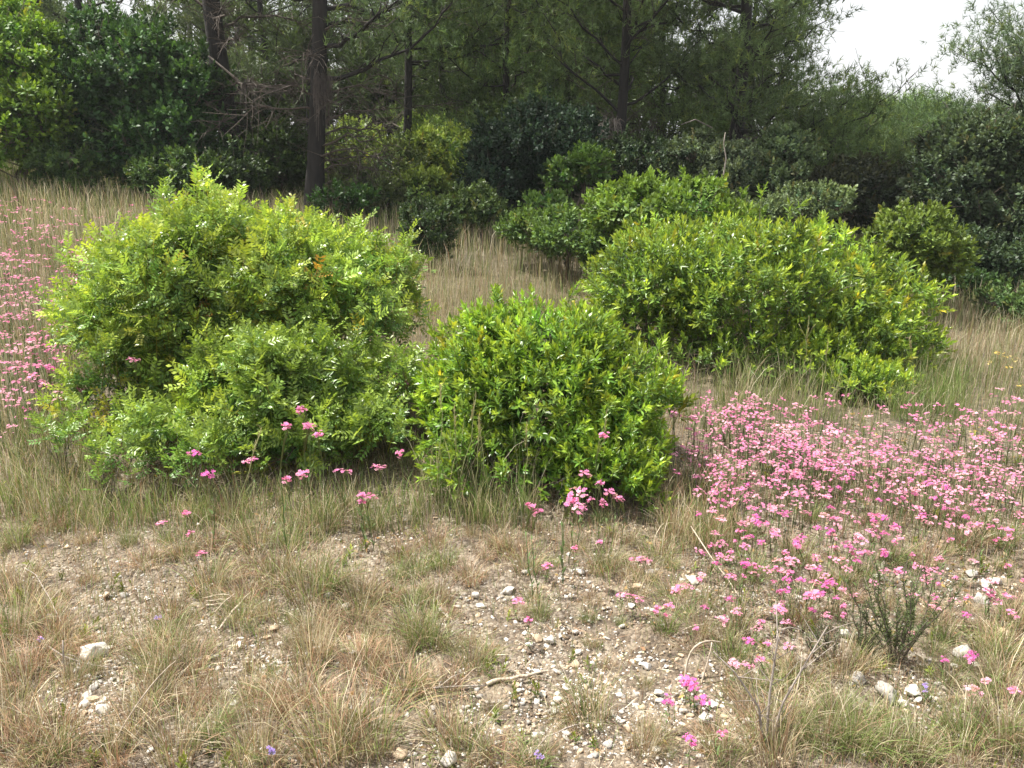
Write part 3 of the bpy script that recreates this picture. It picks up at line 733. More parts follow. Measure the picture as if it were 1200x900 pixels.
def pale_stick(label, pts, Y, r):
    P = np.array([at(u, v, Y + dy) for u, v, dy in pts]); base = P[0]
    a = Acc(); tube(a, P, np.linspace(r, r * .4, len(P)), 5)
    thing('dead_branch', label, 'branch', base, data=a.mesh('dead_branch', M['dead'], True, base))
pale_stick('pale dead limb sloping down to the straight left pine trunk', [(281, 96, 0), (262, 80, -.1), (245, 66, -.1), (236, 60, 0)], 12.6, .018)
pale_stick('thin pale upright dead stick in front of the olive-like shrub', [(848, 205, 0), (851, 185, 0), (848, 168, 0), (850, 155, 0)], 11.0, .011)
pale_stick('pale dead limb low on the broad right pine', [(835, 150, 0), (815, 140, -.3), (798, 146, -.3)], 12.9, .014)
pale_stick('pale dead branch lying at the foot of the middle pine', [(712, 205, 0), (728, 190, -.2), (752, 186, -.3)], 12.6, .02)

# ------------------------------------------------------------------ grass
def blades(acc, P, L, w, az, lean, col, tipcol=None, bend=1.0):
    """tapering bent blades: three segments"""
    k = len(P); h = np.stack([np.cos(az), np.sin(az), np.zeros(k)], 1); up = np.array([0, 0, 1.0])
    sd = R.uniform(0, np.pi, k); s = np.stack([np.cos(sd), np.sin(sd), np.zeros(k)], 1)
    L = L[:, None]; w = np.asarray(w).reshape(-1, 1) if np.ndim(w) else np.full((k, 1), w); ln = lean[:, None]
    c1 = P + up * L * .42 * np.sqrt(np.maximum(1 - (ln * .4) ** 2, .1)) + h * L * .42 * ln * .4
    c2 = c1 + up * L * .32 * np.sqrt(np.maximum(1 - (ln * .9 * bend) ** 2, .05)) + h * L * .32 * ln * .9 * bend
    c3 = c2 + up * L * .26 * np.sqrt(np.maximum(1 - np.minimum(ln * 1.35 * bend, .98) ** 2, .02)) + h * L * .26 * np.minimum(ln * 1.35 * bend, 1.2)
    V = np.stack([P - s * w / 2, P + s * w / 2, c1 - s * w * .4, c1 + s * w * .4, c2 - s * w * .28, c2 + s * w * .28, c3], 1)
    F = np.array([[0, 1, 3], [0, 3, 2], [2, 3, 5], [2, 5, 4], [4, 5, 6]])
    F = F[None] + (np.arange(k) * 7)[:, None, None]
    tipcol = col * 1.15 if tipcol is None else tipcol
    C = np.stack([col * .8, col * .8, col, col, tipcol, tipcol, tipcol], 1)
    acc.add(V.reshape(-1, 3), F.reshape(-1, 3), C.reshape(-1, 3))
def blades2(acc, P, L, w, az, lean, col):
    k = len(P); h = np.stack([np.cos(az), np.sin(az), np.zeros(k)], 1)
    sd = R.uniform(0, np.pi, k); s = np.stack([np.cos(sd), np.sin(sd), np.zeros(k)], 1)
    L = L[:, None]; w = np.asarray(w).reshape(-1, 1) if np.ndim(w) else np.full((k, 1), w); ln = lean[:, None]
    c1 = P + np.array([0, 0, 1.]) * L * .6 + h * L * .25 * ln; c2 = P + np.array([0, 0, 1.]) * L * (1 - .3 * ln) + h * L * ln * .8
    V = np.stack([P - s * w / 2, P + s * w / 2, c1 - s * w * .35, c1 + s * w * .35, c2], 1)
    F = np.array([[0, 1, 3], [0, 3, 2], [2, 3, 4]])[None] + (np.arange(k) * 5)[:, None, None]
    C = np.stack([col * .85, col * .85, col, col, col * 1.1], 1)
    acc.add(V.reshape(-1, 3), F.reshape(-1, 3), C.reshape(-1, 3))

STRAW = np.array([.40, .335, .215]); RUST = np.array([.34, .215, .14]); PALE = np.array([.57, .51, .38]); GREEN = np.array([.145, .22, .06]); OLIVE = np.array([.23, .26, .10])
def pal(k, w):
    c = np.array([STRAW, RUST, PALE, GREEN, OLIVE]); w = np.array(w, float); w /= w.sum()
    return c[R.choice(5, k, p=w)] * np.exp(R.normal(size=(k, 1)) * .16)
def tuft_mesh(n, H, rad_, w, spread=.6):
    a = Acc(); r = rad_ * np.sqrt(R.random(n)); th = R.uniform(0, 6.28, n)
    P = np.stack([r * np.cos(th), r * np.sin(th), np.full(n, -.01)], 1)
    L = H * R.uniform(.25, 1.05, n); ln = np.clip(spread * (.35 + r / rad_ * .9) * R.uniform(.3, 1.8, n), .02, .97)
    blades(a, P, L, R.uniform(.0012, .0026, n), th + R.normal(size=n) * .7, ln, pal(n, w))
    # short dead thatch at the foot
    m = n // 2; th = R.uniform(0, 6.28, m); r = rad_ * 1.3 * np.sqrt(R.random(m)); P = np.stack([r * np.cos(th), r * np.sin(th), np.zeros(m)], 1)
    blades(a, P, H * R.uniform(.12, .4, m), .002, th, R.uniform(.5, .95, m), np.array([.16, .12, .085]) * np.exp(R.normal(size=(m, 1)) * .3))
    # a few seed stalks with fuzzy heads
    m = max(3, n // 22); th = R.uniform(0, 6.28, m); P = np.stack([r[:m] * .5 * np.cos(th), r[:m] * .5 * np.sin(th), np.zeros(m)], 1)
    Ls = H * R.uniform(1.0, 1.35, m); ln = R.uniform(.1, .5, m); blades(a, P, Ls, .0018, th, ln, pal(m, [1, .4, 1.4, .2, .6]))
    return a.mesh('grass_tuft', M['grass'])
KINDS = {
    'straw': [tuft_mesh(190, .22, .06, [3, 2, 1.4, .4, 1]) for _ in range(4)],
    'rusty': [tuft_mesh(220, .17, .065, [1.2, 4, .5, .3, .8], .8) for _ in range(4)],
    'green': [tuft_mesh(180, .21, .05, [.7, .3, .4, 4, 2.5]) for _ in range(4)],
    'mixed': [tuft_mesh(200, .22, .065, [1.8, 1.4, .8, 1.6, 2]) for _ in range(4)],
}
KNAME = {'straw': 'straw-coloured', 'rusty': 'rusty brown', 'green': 'green', 'mixed': 'half-green, half-dry'}
# landmarks by which small things are told apart (photo pixel of each)
LAND = [('big white rock', 112, 765), ('peeled stick', 600, 797), ('pile of bleached sticks', 268, 712), ('bare dead sapling', 905, 800),
        ('arched bleached twigs', 822, 775), ('grey rock cluster', 1055, 810), ('dark spiky shrub', 1052, 710), ('large mastic bush', 270, 560), ('middle bush', 650, 590),
        ('rounded white stone', 597, 695), ('stony patch', 1155, 690), ('bottom left corner', 10, 895), ('bottom right corner', 1190, 895), ('bottom edge centre', 620, 895),
        ('left edge of the view', 5, 640), ('pale-blue flower', 185, 735), ('brown gravel stone', 322, 738), ('forked pale stalk', 937, 480), ('low right bush', 1010, 480), ('leading edge of the pink patch', 835, 540), ('dense heart of the pink patch', 900, 500), ('far right edge', 1195, 600), ('pink patch centre', 980, 620), ('white slab stone', 405, 714)]
def near_label(u, v):
    d = [(math.hypot(u - a, (v - b) * 1.6), n, a, b) for n, a, b in LAND]
    _, n, a, b = min(d); dx, dy = u - a, (v - b) * 1.6
    if math.hypot(dx, dy) < 26: return 'right beside the ' + n
    if abs(dx) > abs(dy) * 1.2: return ('left of the ' if dx < 0 else 'right of the ') + n
    return ('behind the ' if dy < 0 else 'in front of the ') + n
ORD = ['nearest', 'second nearest', 'third nearest', 'fourth nearest', 'fifth nearest', 'sixth nearest', 'seventh nearest', 'eighth nearest', 'ninth nearest', 'tenth nearest', 'eleventh nearest', 'twelfth nearest', 'thirteenth nearest', 'fourteenth nearest']
def label_all(objs, fmt):
    """objs: list of (object, kindphrase, u, v); unique labels by look, then landmark, then nearness to it"""
    g = {}
    for o, k, u, v in objs: g.setdefault((k, near_label(u, v)), []).append((o, u, v))
    for (k, n), l in g.items():
        nm = n.split('the ', 1)[1]; a, b = [(a, b) for q, a, b in LAND if q == nm][0]
        l.sort(key=lambda t: math.hypot(t[1] - a, (t[2] - b) * 1.6))
        for i, (o, u, v) in enumerate(l):
            o['label'] = fmt.format(k=k) + ' ' + n + ('' if len(l) == 1 else ', ' + (ORD[i] + ' to it' if i < len(ORD) else 'far from it'))

HAND = [  # photo pixel of the foot, kind, size
    (105, 682, 'rusty', .55), (25, 700, 'straw', 1.1), (60, 745, 'rusty', 1.0), (28, 800, 'rusty', 1.1), (88, 800, 'straw', .8), (20, 860, 'straw', 1.2), (70, 870, 'rusty', 1.1), (155, 860, 'straw', 1.0),
    (200, 720, 'rusty', .9), (215, 790, 'rusty', 1.0), (185, 790, 'mixed', .9), (245, 690, 'mixed', 1.1), (290, 700, 'rusty', 1.0), (330, 680, 'mixed', 1.3), (365, 700, 'mixed', 1.3), (395, 690, 'green', 1.2),
    (300, 640, 'mixed', 1.2), (250, 640, 'rusty', 1.0), (425, 700, 'straw', 1.0), (455, 700, 'rusty', .9), (505, 755, 'green', 1.2), (480, 755, 'mixed', 1.0), (440, 620, 'green', 1.0), (520, 665, 'green', .9),
    (550, 680, 'rusty', .9), (600, 650, 'rusty', .9), (630, 725, 'green', .75), (708, 670, 'mixed', .9), (690, 845, 'mixed', 1.0), (553, 785, 'mixed', .8), (545, 885, 'mixed', 1.1), (385, 885, 'straw', 1.4), (430, 870, 'mixed', 1.3),
    (350, 830, 'rusty', 1.2), (300, 880, 'straw', 1.1), (470, 810, 'rusty', 1.1), (430, 790, 'rusty', 1.0), (365, 780, 'straw', 1.0), (245, 870, 'green', .9), (205, 890, 'straw', 1.0), (790, 630, 'straw', 1.0), (825, 640, 'mixed', 1.0),
    (780, 740, 'green', .8), (820, 745, 'straw', .7), (965, 870, 'mixed', 1.0), (1000, 880, 'green', 1.0), (905, 890, 'straw', 1.1), (850, 890, 'mixed', .8), (1130, 870, 'green', 1.1), (1165, 860, 'straw', 1.0), (1075, 890, 'green', .9),
    (1195, 890, 'mixed', 1.1), (1010, 760, 'green', .7), (1100, 730, 'rusty', .8), (1190, 740, 'mixed', .9), (935, 730, 'straw', .8), (880, 680, 'green', .9), (935, 660, 'mixed', .9), (1080, 660, 'rusty', 1.0), (1130, 640, 'straw', 1.0),
    (150, 640, 'green', .6), (20, 640, 'green', 1.0), (60, 620, 'rusty', 1.0), (755, 880, 'straw', .7), (620, 600, 'green', .7), (560, 610, 'green', 1.1), (860, 735, 'mixed', .8), (1175, 640, 'green', .9), (650, 885, 'straw', .5),
    (585, 640, 'straw', .8), (470, 655, 'rusty', .9), (505, 640, 'rusty', .9), (15, 745, 'mixed', 1.2), (130, 895, 'rusty', .9), (520, 810, 'rusty', .8), (1040, 850, 'green', .7), (1110, 800, 'mixed', .6), (380, 620, 'mixed', 1.2),(340,640,'green',1.1)]
tl = []
spots = [(u, v, k, s) for u, v, k, s in HAND]
placed = np.array([[u, v] for u, v, _, _ in HAND], float)
bare = [(125, 700, 55, 60), (110, 820, 60, 55), (300, 770, 70, 40), (620, 780, 130, 110), (760, 830, 90, 70), (850, 690, 60, 40), (1060, 810, 60, 30), (1150, 690, 60, 40), (470, 620, 60, 20)]
tries = 0
while len(spots) < 290 and tries < 9000:
    tries += 1
    u, v = R.uniform(-20, 1220), 600 + 300 * R.random() ** 1.1
    if u > 780 and v < 660 and R.random() < .6: continue
    inb = any(((u - a) / c) ** 2 + ((v - b) / d) ** 2 < 1 for a, b, c, d in bare)
    if inb and R.random() > .5: continue
    if 1.5 * abs(v - 600) < -1: continue
    dmin = np.min(np.hypot(placed[:, 0] - u, (placed[:, 1] - v) * 1.5))
    if dmin < 21: continue
    k = R.choice(['straw', 'rusty', 'green', 'mixed'], p=[.28, .32, .18, .22] if u < 560 else [.25, .18, .28, .29])
    spots.append((u, v, str(k), float(R.uniform(.45, 1.0) * (.55 if inb else 1)))); placed = np.vstack([placed, [u, v]])
for u, v, k, s in spots:
    p = ground_at(u, v)
    o = thing('grass_tuft', '', 'grass tuft', p, 'grass tufts on the stony foreground', KINDS[k][R.integers(4)])
    o.rotation_euler = (R.normal() * .06, R.normal() * .06, R.uniform(0, 6.28)); q = s * 1.0
    hh = (.68, .98) if (u, v, k, s) in HAND else (.48, .78)
    o.scale = (q, q, q * R.uniform(*hh)); tl.append((o, KNAME[k], u, v))
label_all(tl, '{k} grass tuft')

# masks of where the meadow is thick (world coordinates of the bush feet stay thin)
def meadow(n, ymin, ymax, dens_fn):
    y = ymin + (ymax - ymin) * R.random(n); x = (R.random(n) * 2 - 1) * (y * .72 + 1.2)
    keep = R.random(n) < dens_fn(x, y) * (y / ymax); x, y = x[keep], y[keep]
    return np.stack([x, y, terrain(x, y)], 1)
bushfeet = [(-1.75, 4.75, 1.0, .55), (0.22, 4.2, .62, .42), (1.75, 6.3, 1.4, .8)]
def in_feet(x, y, g=1.0):
    m = np.zeros(len(x), bool)
    for a, b, c, d in bushfeet: m |= ((x - a) / (c * g)) ** 2 + ((y - b) / (d * g)) ** 2 < 1
    return m
def patchn(x, y, s=1.0):
    return .5 + .25 * (np.sin(2.1 * s * x + 1.3 * s * y) + np.sin(1.1 * s * x - 2.7 * s * y + 1.7)) * .9 + .12 * np.sin(5.3 * s * x + .5) * np.sin(4.9 * s * y)
def mass(name, label, cat, acc, mat='grass'):
    o = link(name, acc.mesh(name, M[mat])); o['kind'] = 'stuff'; o['label'] = label; o['category'] = cat; STATS[name] = acc.tris(); return o

# thin short grass among the stones in front
a = Acc(); P = meadow(170000, 1.6, 4.3, lambda x, y: np.clip(patchn(x, y, 1.6) * 1.2 - .1, .25, 1) * np.where((x > -.25) & (x < .75) & (y < 3.2), .4, 1))
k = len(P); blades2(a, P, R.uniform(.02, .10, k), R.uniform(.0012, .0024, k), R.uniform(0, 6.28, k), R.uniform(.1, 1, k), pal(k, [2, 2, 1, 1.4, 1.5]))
mass('thin_grass', 'thin dry and green grass scattered over the stony foreground', 'grass', a)
# meadow grass, middle distance
a = Acc(); P = meadow(150000, 3.5, 8.5, lambda x, y: np.clip(.25 + patchn(x, y) * .7, .1, 1) * np.where(in_feet(x, y, .9), .12, 1) * np.where(y < 4.3, .3, 1))
k = len(P); gr = R.random(k) < .3 * patchn(P[:, 0], P[:, 1], .7) + .28 * (P[:, 0] > 1) * (P[:, 1] < 6)
c = pal(k, [2.4, 1, 2.2, .6, 1.6]); c[gr] = pal(gr.sum(), [.2, 0, .1, 3, 2])
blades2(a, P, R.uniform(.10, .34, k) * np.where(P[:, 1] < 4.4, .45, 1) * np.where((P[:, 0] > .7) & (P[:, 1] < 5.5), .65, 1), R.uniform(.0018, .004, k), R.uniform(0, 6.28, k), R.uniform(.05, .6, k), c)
mass('meadow_grass', 'dry golden meadow grass around the three front bushes', 'grass', a)
a = Acc(); P = meadow(95000, 8.3, 15.5, lambda x, y: np.clip(.4 + patchn(x, y) * .6, .1, 1))
k = len(P); sh = sstep(10.5, 13, P[:, 1]); c = pal(k, [2.2, .5, 2.6, .5, 1.8]); gr = R.random(k) < .25 + .45 * sh; c[gr] = pal(gr.sum(), [.3, 0, .2, 3, 2])
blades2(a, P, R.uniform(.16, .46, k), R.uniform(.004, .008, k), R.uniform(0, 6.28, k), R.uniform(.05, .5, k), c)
mass('slope_grass', 'tall dry grass on the slope below the trees', 'grass', a)
# tall weedy grass in front of the middle bush and round the feet of the left one
a = Acc()
for (u0, u1, v0, v1, n, H, w) in [(60, 500, 590, 630, 1800, .2, [1, .2, .6, 2.5, 2]), (480, 640, 595, 625, 500, .24, [1, .2, 1.2, 3, 2]), (500, 620, 580, 600, 200, .42, [1, 0, 1.5, 2, 2]), (0, 120, 500, 620, 1500, .24, [1.2, .4, 1, 2, 2]),
                                  (770, 860, 560, 650, 1200, .2, [2, 1, 1, 1, 1.5]), (1040, 1130, 440, 500, 1400, .26, [.3, 0, .2, 3, 1.5]), (850, 1000, 450, 500, 700, .35, [1, 0, 1, 2, 2])]:
    m = n // 6; uu = R.uniform(u0, u1, m); vv = R.uniform(v0, v1, m)
    C = np.array([ground_at(x, y) for x, y in zip(uu, vv)]); P = np.repeat(C, 6, 0) + R.normal(size=(m * 6, 3)) * [.03, .03, 0]; P[:, 2] = terrain(P[:, 0], P[:, 1]); k = len(P)
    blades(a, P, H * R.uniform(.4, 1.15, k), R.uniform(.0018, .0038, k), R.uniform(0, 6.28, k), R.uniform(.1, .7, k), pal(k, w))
mass('weed_grass', 'tall green weedy grass along the feet of the front bushes', 'grass', a)
# small-leaved ground cover
a = Acc(); P = meadow(5200, 1.7, 5.2, lambda x, y: np.clip(patchn(x + 3, y, 2.2) * 1.6 - .6, 0, 1)); k = len(P)
for t in range(4):
    mk = R.integers(0, 4, k) == t; q = P[mk]
    a.inst(WHL[t], frames(unit(R.normal(size=q.shape) * .3 + [0, 0, 1]), scale=R.uniform(.25, .6, mk.sum())), q, np.array([.11, .16, .045]) * np.exp(R.normal(size=(mk.sum(), 1)) * .3))
mass('ground_cover', 'low small-leaved green weeds between the stones', 'weeds', a)

# tall single stalks with seed heads
def stalk(label, u, v, H, lean=.05, head=.12, branched=False, Y=None):
    p = ground_at(u, v); root = thing('grass_stalk', label, 'grass stalk', p)
    a = Acc(); e = np.array([lean, R.normal() * .03, H]); cv = curve((0, 0, -.01), e, 0.0, .01, 7); tube(a, cv, np.linspace(.0028, .0012, 7), 4, (.30, .32, .15))
    link('stem', a.mesh('stem', M['grass']), root)
    h = Acc(); m = 26; f = R.uniform(1 - head / H, 1, m)[:, None]; q = cv[-1] * f
    blades2(h, q, R.uniform(.015, .04, m), .003, R.uniform(0, 6.28, m), R.uniform(.2, .9, m), np.array([.42, .38, .2]) * np.ones((m, 1)))
    if branched:
        for s in (-1, 1): tube(h, curve(cv[-2], cv[-2] + np.array([s * .05, 0, .09]), 0, .02, 4), .0015, 3, (.35, .33, .18))
    link('seed_head', h.mesh('seed_head', M['grass']), root)
stalk('tall forked pale-green stalk standing before the broad right bush', 937, 492, .62, .01, .16, True)
stalk('shorter pale stalk just right of the tall forked stalk', 957, 494, .5, .02, .1)
stalk('pale stalk leaning right beside the green grass clump on the slope', 1082, 500, .55, -.18, .08)
stalk('bent green stalk arching before the dark base of the mastic bush', 262, 640, .5, .18, .1)
for i, (u, v, H, l) in enumerate([(515, 600, .62, .02), (530, 606, .6, .12), (540, 596, .5, -.02), (556, 602, .48, .03), (575, 606, .5, -.05), (612, 604, .45, .02), (700, 604, .5, .03)]):
    stalk('thin pale stalk against the middle bush, %s from its left end' % ['first', 'second', 'third', 'fourth', 'fifth', 'sixth', 'seventh'][i], u, v, H, l)
for i, (u, v, H, l) in enumerate([(70, 222, .8, .05), (28, 222, .7, .03), (115, 224, .7, .1), (150, 226, .8, .2), (178, 228, .6, 0)]):
    stalk('seed stalk against the dark trees on the left crest, %s from the left edge' % ['second', 'first', 'third', 'fourth', 'fifth'][i], u, v, H, l, .2)

# ------------------------------------------------------------------ pink flowers
PINK = np.array([.72, .28, .46]); HOT = np.array([.64, .16, .42]); PALEP = np.array([.76, .44, .52])
def flower_acc(a, p, n, s, c):
    """one small five-petalled bloom: star of five petals, slightly cupped"""
    n = unit(n); x = unit(np.cross(n, [.3, .7, .2])); y = np.cross(n, x); V = [p]; F = []; C = [c * [1, .7, .8]]
    o = R.uniform(0, 6.28)
    for i in range(5):
        t = o + i * 1.2566; d = x * math.cos(t) + y * math.sin(t); e = -x * math.sin(t) + y * math.cos(t)
        V += [p + d * s * .75 - e * s * .36 + n * s * .22, p + d * s + n * s * .28, p + d * s * .75 + e * s * .36 + n * s * .22]; j = 1 + i * 3
        F += [(0, j, j + 1), (0, j + 1, j + 2)]; C += [c, c * 1.05, c]
    a.add(V, F, C)
def head_mesh(n, w, c, s=.0085):
    a = Acc(); c0 = c
    for i in range(n):
        c = c0 if R.random() > .14 else np.array([.42, .26, .2]) if R.random() < .6 else PALEP
        r = w * math.sqrt(R.random()); t = R.uniform(0, 6.28); p = np.array([r * math.cos(t), r * math.sin(t), -r * r * 6 + R.normal() * .005])
        flower_acc(a, p, np.array([p[0] * 8, p[1] * 8, 1]) + R.normal(size=3) * .3, s * R.uniform(.75, 1.2), np.clip(c * np.exp(R.normal() * .12) * R.uniform(.9, 1.1, 3), 0, .92))
    return a
def flower_stem(H, w, nb=5):
    a = Acc(); top = np.array([R.normal() * .02, R.normal() * .02, H * .72])
    tube(a, curve((0, 0, -.01), top, 0, .015, 5), np.linspace(.0018, .0013, 5), 3, (.12, .17, .06))
    for i in range(nb):
        t = R.uniform(0, 6.28); r = w * R.uniform(.3, .9); e = np.array([r * math.cos(t), r * math.sin(t), H - .006])
        tube(a, [top, (top + e) / 2 + [0, 0, .01], e], [.0011, .001, .0008], 3, (.15, .17, .06))
    for i in range(6):
        f = R.uniform(.05, .95); t = R.uniform(0, 6.28); V, F = leaf2(R.uniform(.02, .035), .006)
        m = orient(np.array([math.cos(t), math.sin(t), .8]), np.array([-math.cos(t), -math.sin(t), 1])); a.add(V @ m.T + top * f, F, np.array([.12, .18, .06]))
    return a
VAR = []
for i in range(10):
    c = [PINK, PINK, HOT, PALEP, PINK * .6 + PALEP * .4][i % 5]; H = R.uniform(.2, .3); w = R.uniform(.014, .034)
    VAR.append((flower_stem(H, w).mesh('stem', M['grass']), head_mesh(int(7 + w * 380), w, c, .0078).mesh('flower_head', M['petal']), H, i % 5))
def flower_plant(p, label, heads=1, s=1.0, v=None, group='pink wildflowers', low=1.0):
    root = thing('pink_wildflower', label, 'flower', p, group); root.rotation_euler = (R.normal() * .06, R.normal() * .06, R.uniform(0, 6.28))
    for i in range(heads):
        k = int(R.integers(len(VAR))) if v is None else v
        sm, hm, H, _ = VAR[k]; dx, dy = (0, 0) if i == 0 else (R.normal() * .03, R.normal() * .03); q = s * (1 if i == 0 else R.uniform(.7, 1.05))
        st = link('stem', sm, root, loc=(dx, dy, 0)); st.scale = (q, q, q * low)
        h = link('flower_head', hm, root, loc=(dx, dy, H * q * low)); h.scale = (q,) * 3; h.rotation_euler = (R.normal() * .2, R.normal() * .2, R.uniform(0, 6.28))
    return root
# isolated plants: photo pixel of the bloom, number of heads, height factor
def foot(u, v, H):
    """ground point of a plant whose bloom (H above its foot) shows at (u, v)"""
    Y0, Y1 = 1.2, 20.0
    for _ in range(40):
        Y = (Y0 + Y1) / 2; p = at(u, v, Y); d = p[2] - float(terrain(p[0], p[1]))
        if d > H: Y0 = Y
        else: Y1 = Y
    return gpt(p[0], Y)
ISO = [(215, 603, 2, 'before the dark foot of the mastic bush, right of centre'), (187, 612, 1, 'left of the pair in front of the mastic bush'), (222, 625, 1, 'in the rusty grass in front of the mastic bush'), (236, 648, 1, 'lowest in the rusty grass in front of the mastic bush'),
       (230, 530, 1, 'vivid against the dark base of the mastic bush'), (242, 553, 1, 'small one just below the vivid bloom on the mastic bush'), (355, 478, 3, 'highest against the front lobe of the mastic bush'), (360, 497, 2, 'second highest against the front lobe of the mastic bush'), (325, 495, 1, 'left of the tall pair on the front lobe'),
       (303, 537, 1, 'below the front lobe of the mastic bush'), (378, 503, 1, 'right of the tall pair on the front lobe'), (352, 552, 1, 'halfway down the right half of the mastic bush'), (330, 565, 1, 'low before the mastic bush, left of the grass edge'), (400, 550, 1, 'between the mastic bush and the middle bush, left one'),
       (425, 576, 2, 'at the grass edge between the two front bushes'), (436, 580, 1, 'close right of the blooms between the two front bushes'), (468, 532, 1, 'highest between the mastic bush and the middle bush'), (440, 545, 1, 'small one in the shade between the two front bushes'),
       (705, 507, 1, 'alone high against the middle bush'), (680, 555, 1, 'pair above the cluster at the foot of the middle bush'), (662, 583, 2, 'left of the cluster at the foot of the middle bush'), (680, 575, 2, 'centre of the cluster at the foot of the middle bush'), (703, 568, 2, 'right of the cluster at the foot of the middle bush'), (718, 578, 2, 'rightmost in the cluster at the foot of the middle bush'),
       (625, 597, 2, 'left under the middle bush in the tall grass'), (668, 590, 1, 'lowest in the cluster at the foot of the middle bush'), (705, 590, 1, 'just under the right part of the bloom cluster'), (640, 662, 2, 'on bare gravel right of the rusty tufts'), (672, 643, 1, 'on bare gravel below the middle bush'), (745, 655, 2, 'right of the gravel below the middle bush'),
       (700, 635, 1, 'just below the shade of the middle bush'), (608, 705, 1, 'beside the white stone below the middle bush'), (623, 727, 1, 'beside the small green tuft in the gravel'), (745, 700, 2, 'left of the pale stones'), (782, 710, 3, 'two-headed, right of the pale stones'), (793, 690, 1, 'just above the two-headed plant by the pale stones'),
       (815, 802, 3, 'vivid magenta before the arched bleached twigs'), (782, 818, 1, 'small and low beside the vivid magenta blooms'), (825, 818, 1, 'lowest of the vivid magenta blooms'), (808, 865, 1, 'near the bottom edge under the magenta blooms'), (845, 858, 1, 'near the bottom edge left of the dead sapling'),
       (150, 420, 1, 'left flank of the mastic bush, upper'), (95, 455, 2, 'in the meadow at the left foot of the mastic bush'), (40, 440, 2, 'near the left edge level with the mastic bush'), (62, 430, 2, 'vivid, left of the mastic bush'), (90, 300, 2, 'pale, in the dry meadow above left')]
for i, (u, v, n, d) in enumerate(ISO):
    vv = [2, 7][i % 2] if 'magenta' in d or 'vivid' in d else [0, 1, 5, 6][i % 4]
    low = .4 if v > 600 else 1.75 if v < 525 and 100 < u < 760 and 'foot' not in d else 1.0; q = 1.25 if v < 600 else .95
    p = foot(u, v, VAR[vv][2] * q * low)
    flower_plant(p, 'pink wildflower ' + d, n, q, vv, low=low)
# the blooming patches: (centre u, v of blooms, radii, weight)
PATCH = [(880, 490, 90, 22, 2.2), (850, 520, 70, 45, 1.2), (960, 530, 110, 40, 1.9), (1080, 545, 110, 40, 1.3), (930, 585, 110, 40, .9), (1000, 620, 80, 24, 1.1), (1100, 590, 100, 24, .9), (1165, 500, 60, 60, .8), (870, 610, 70, 45, .7),
         (975, 670, 34, 24, .9), (1010, 640, 40, 18, .9), (890, 760, 40, 22, .55), (1150, 560, 50, 60, .6), (890, 655, 80, 36, .55), (920, 710, 80, 30, .5), (1130, 680, 80, 55, .45), (1150, 760, 50, 50, .25), (820, 450, 25, 20, .35), (980, 470, 40, 15, .3), (1050, 480, 40, 14, .3)]
wts = np.array([p[4] * p[2] * p[3] for p in PATCH]); wts /= wts.sum()
def patch_pts(n):
    k = R.choice(len(PATCH), n, p=wts); out = []
    for j in k:
        a, b, c, d, _ = PATCH[j]; out.append((a + R.normal() * c * .55, b + R.normal() * d * .55))
    return np.array(out)
bl = patch_pts(640); bl = bl[(bl[:, 1] > 440) & (bl[:, 0] > 800 - (bl[:, 1] - 450) * .05)]
fe = np.array([np.r_[foot(u, v, .2 if v < 690 else .1), u, v] for u, v in bl])
fe = fe[~in_feet(fe[:, 0], fe[:, 1], .75)]
order = np.argsort(fe[:, 1] + R.uniform(0, .8, len(fe)))
NI = 255; indiv = fe[order[:NI]]; rest = fe[order[NI:]]
def zone(u, v):
    if v > 690: return 'pink wildflower in the sparse stony ground right of the dead sapling' if u > 960 else 'pink wildflower in the loose group around the dead sapling'
    if v > 610: return 'pink wildflower in the broken lower fringe of the right-hand flower patch'
    return 'pink wildflower in the dense right-hand flower patch'
fl_lab = []; FN = ['clear-pink', 'soft-pink', 'magenta', 'pale-pink', 'rose-pink']
for x, y, z, u, v in indiv:
    zl = zone(u, v); k = int(R.integers(10)); low = .5 if v > 690 else .8
    o = flower_plant((x, y, z), zl, 1, R.uniform(.6, .9), k, 'pink wildflowers of the right-hand patch', low=low)
    fl_lab.append((o, FN[k % 5], u, v))
label_all(fl_lab, '{k} wildflower')
# beyond the nearest 300: the same plants joined
def flower_mass(name, label, pts, hs=(.12, .25), sf=1.0, nf=7, big=.0075, sub=2):
    st = Acc(); fl = Acc()
    for x, y, z in pts:
        for _ in range(sub):
            H = R.uniform(*hs); dx, dy = R.normal() * .05 * sf, R.normal() * .05 * sf
            q = np.array([x + dx, y + dy, float(terrain(x + dx, y + dy))]); e = q + [R.normal() * .02, R.normal() * .02, H]
            tube(st, [q, (q + e) / 2, e], [.002 * sf, .0017 * sf, .0015 * sf], 3, (.13, .17, .07))
            c = [PINK, PINK, PALEP, PINK * .7 + HOT * .3, PALEP * .6 + PINK * .4][R.integers(5)]; w = R.uniform(.02, .045) * sf
            for i in range(nf):
                r = w * math.sqrt(R.random()); t = R.uniform(0, 6.28)
                flower_acc(fl, e + [r * math.cos(t), r * math.sin(t), R.normal() * .005], np.array([0, 0, 1.]) + R.normal(size=3) * .35, big * R.uniform(.8, 1.2), np.clip(c * np.exp(R.normal() * .12), 0, .92))
    o = mass(name, label, 'flowers', fl, 'petal'); link('stems', st.mesh('stems', M['grass']), o, kind='stuff')
flower_mass('flower_drift', 'farther pink wildflowers of the dense right-hand patch', rest[:, :3], sub=2, nf=7)
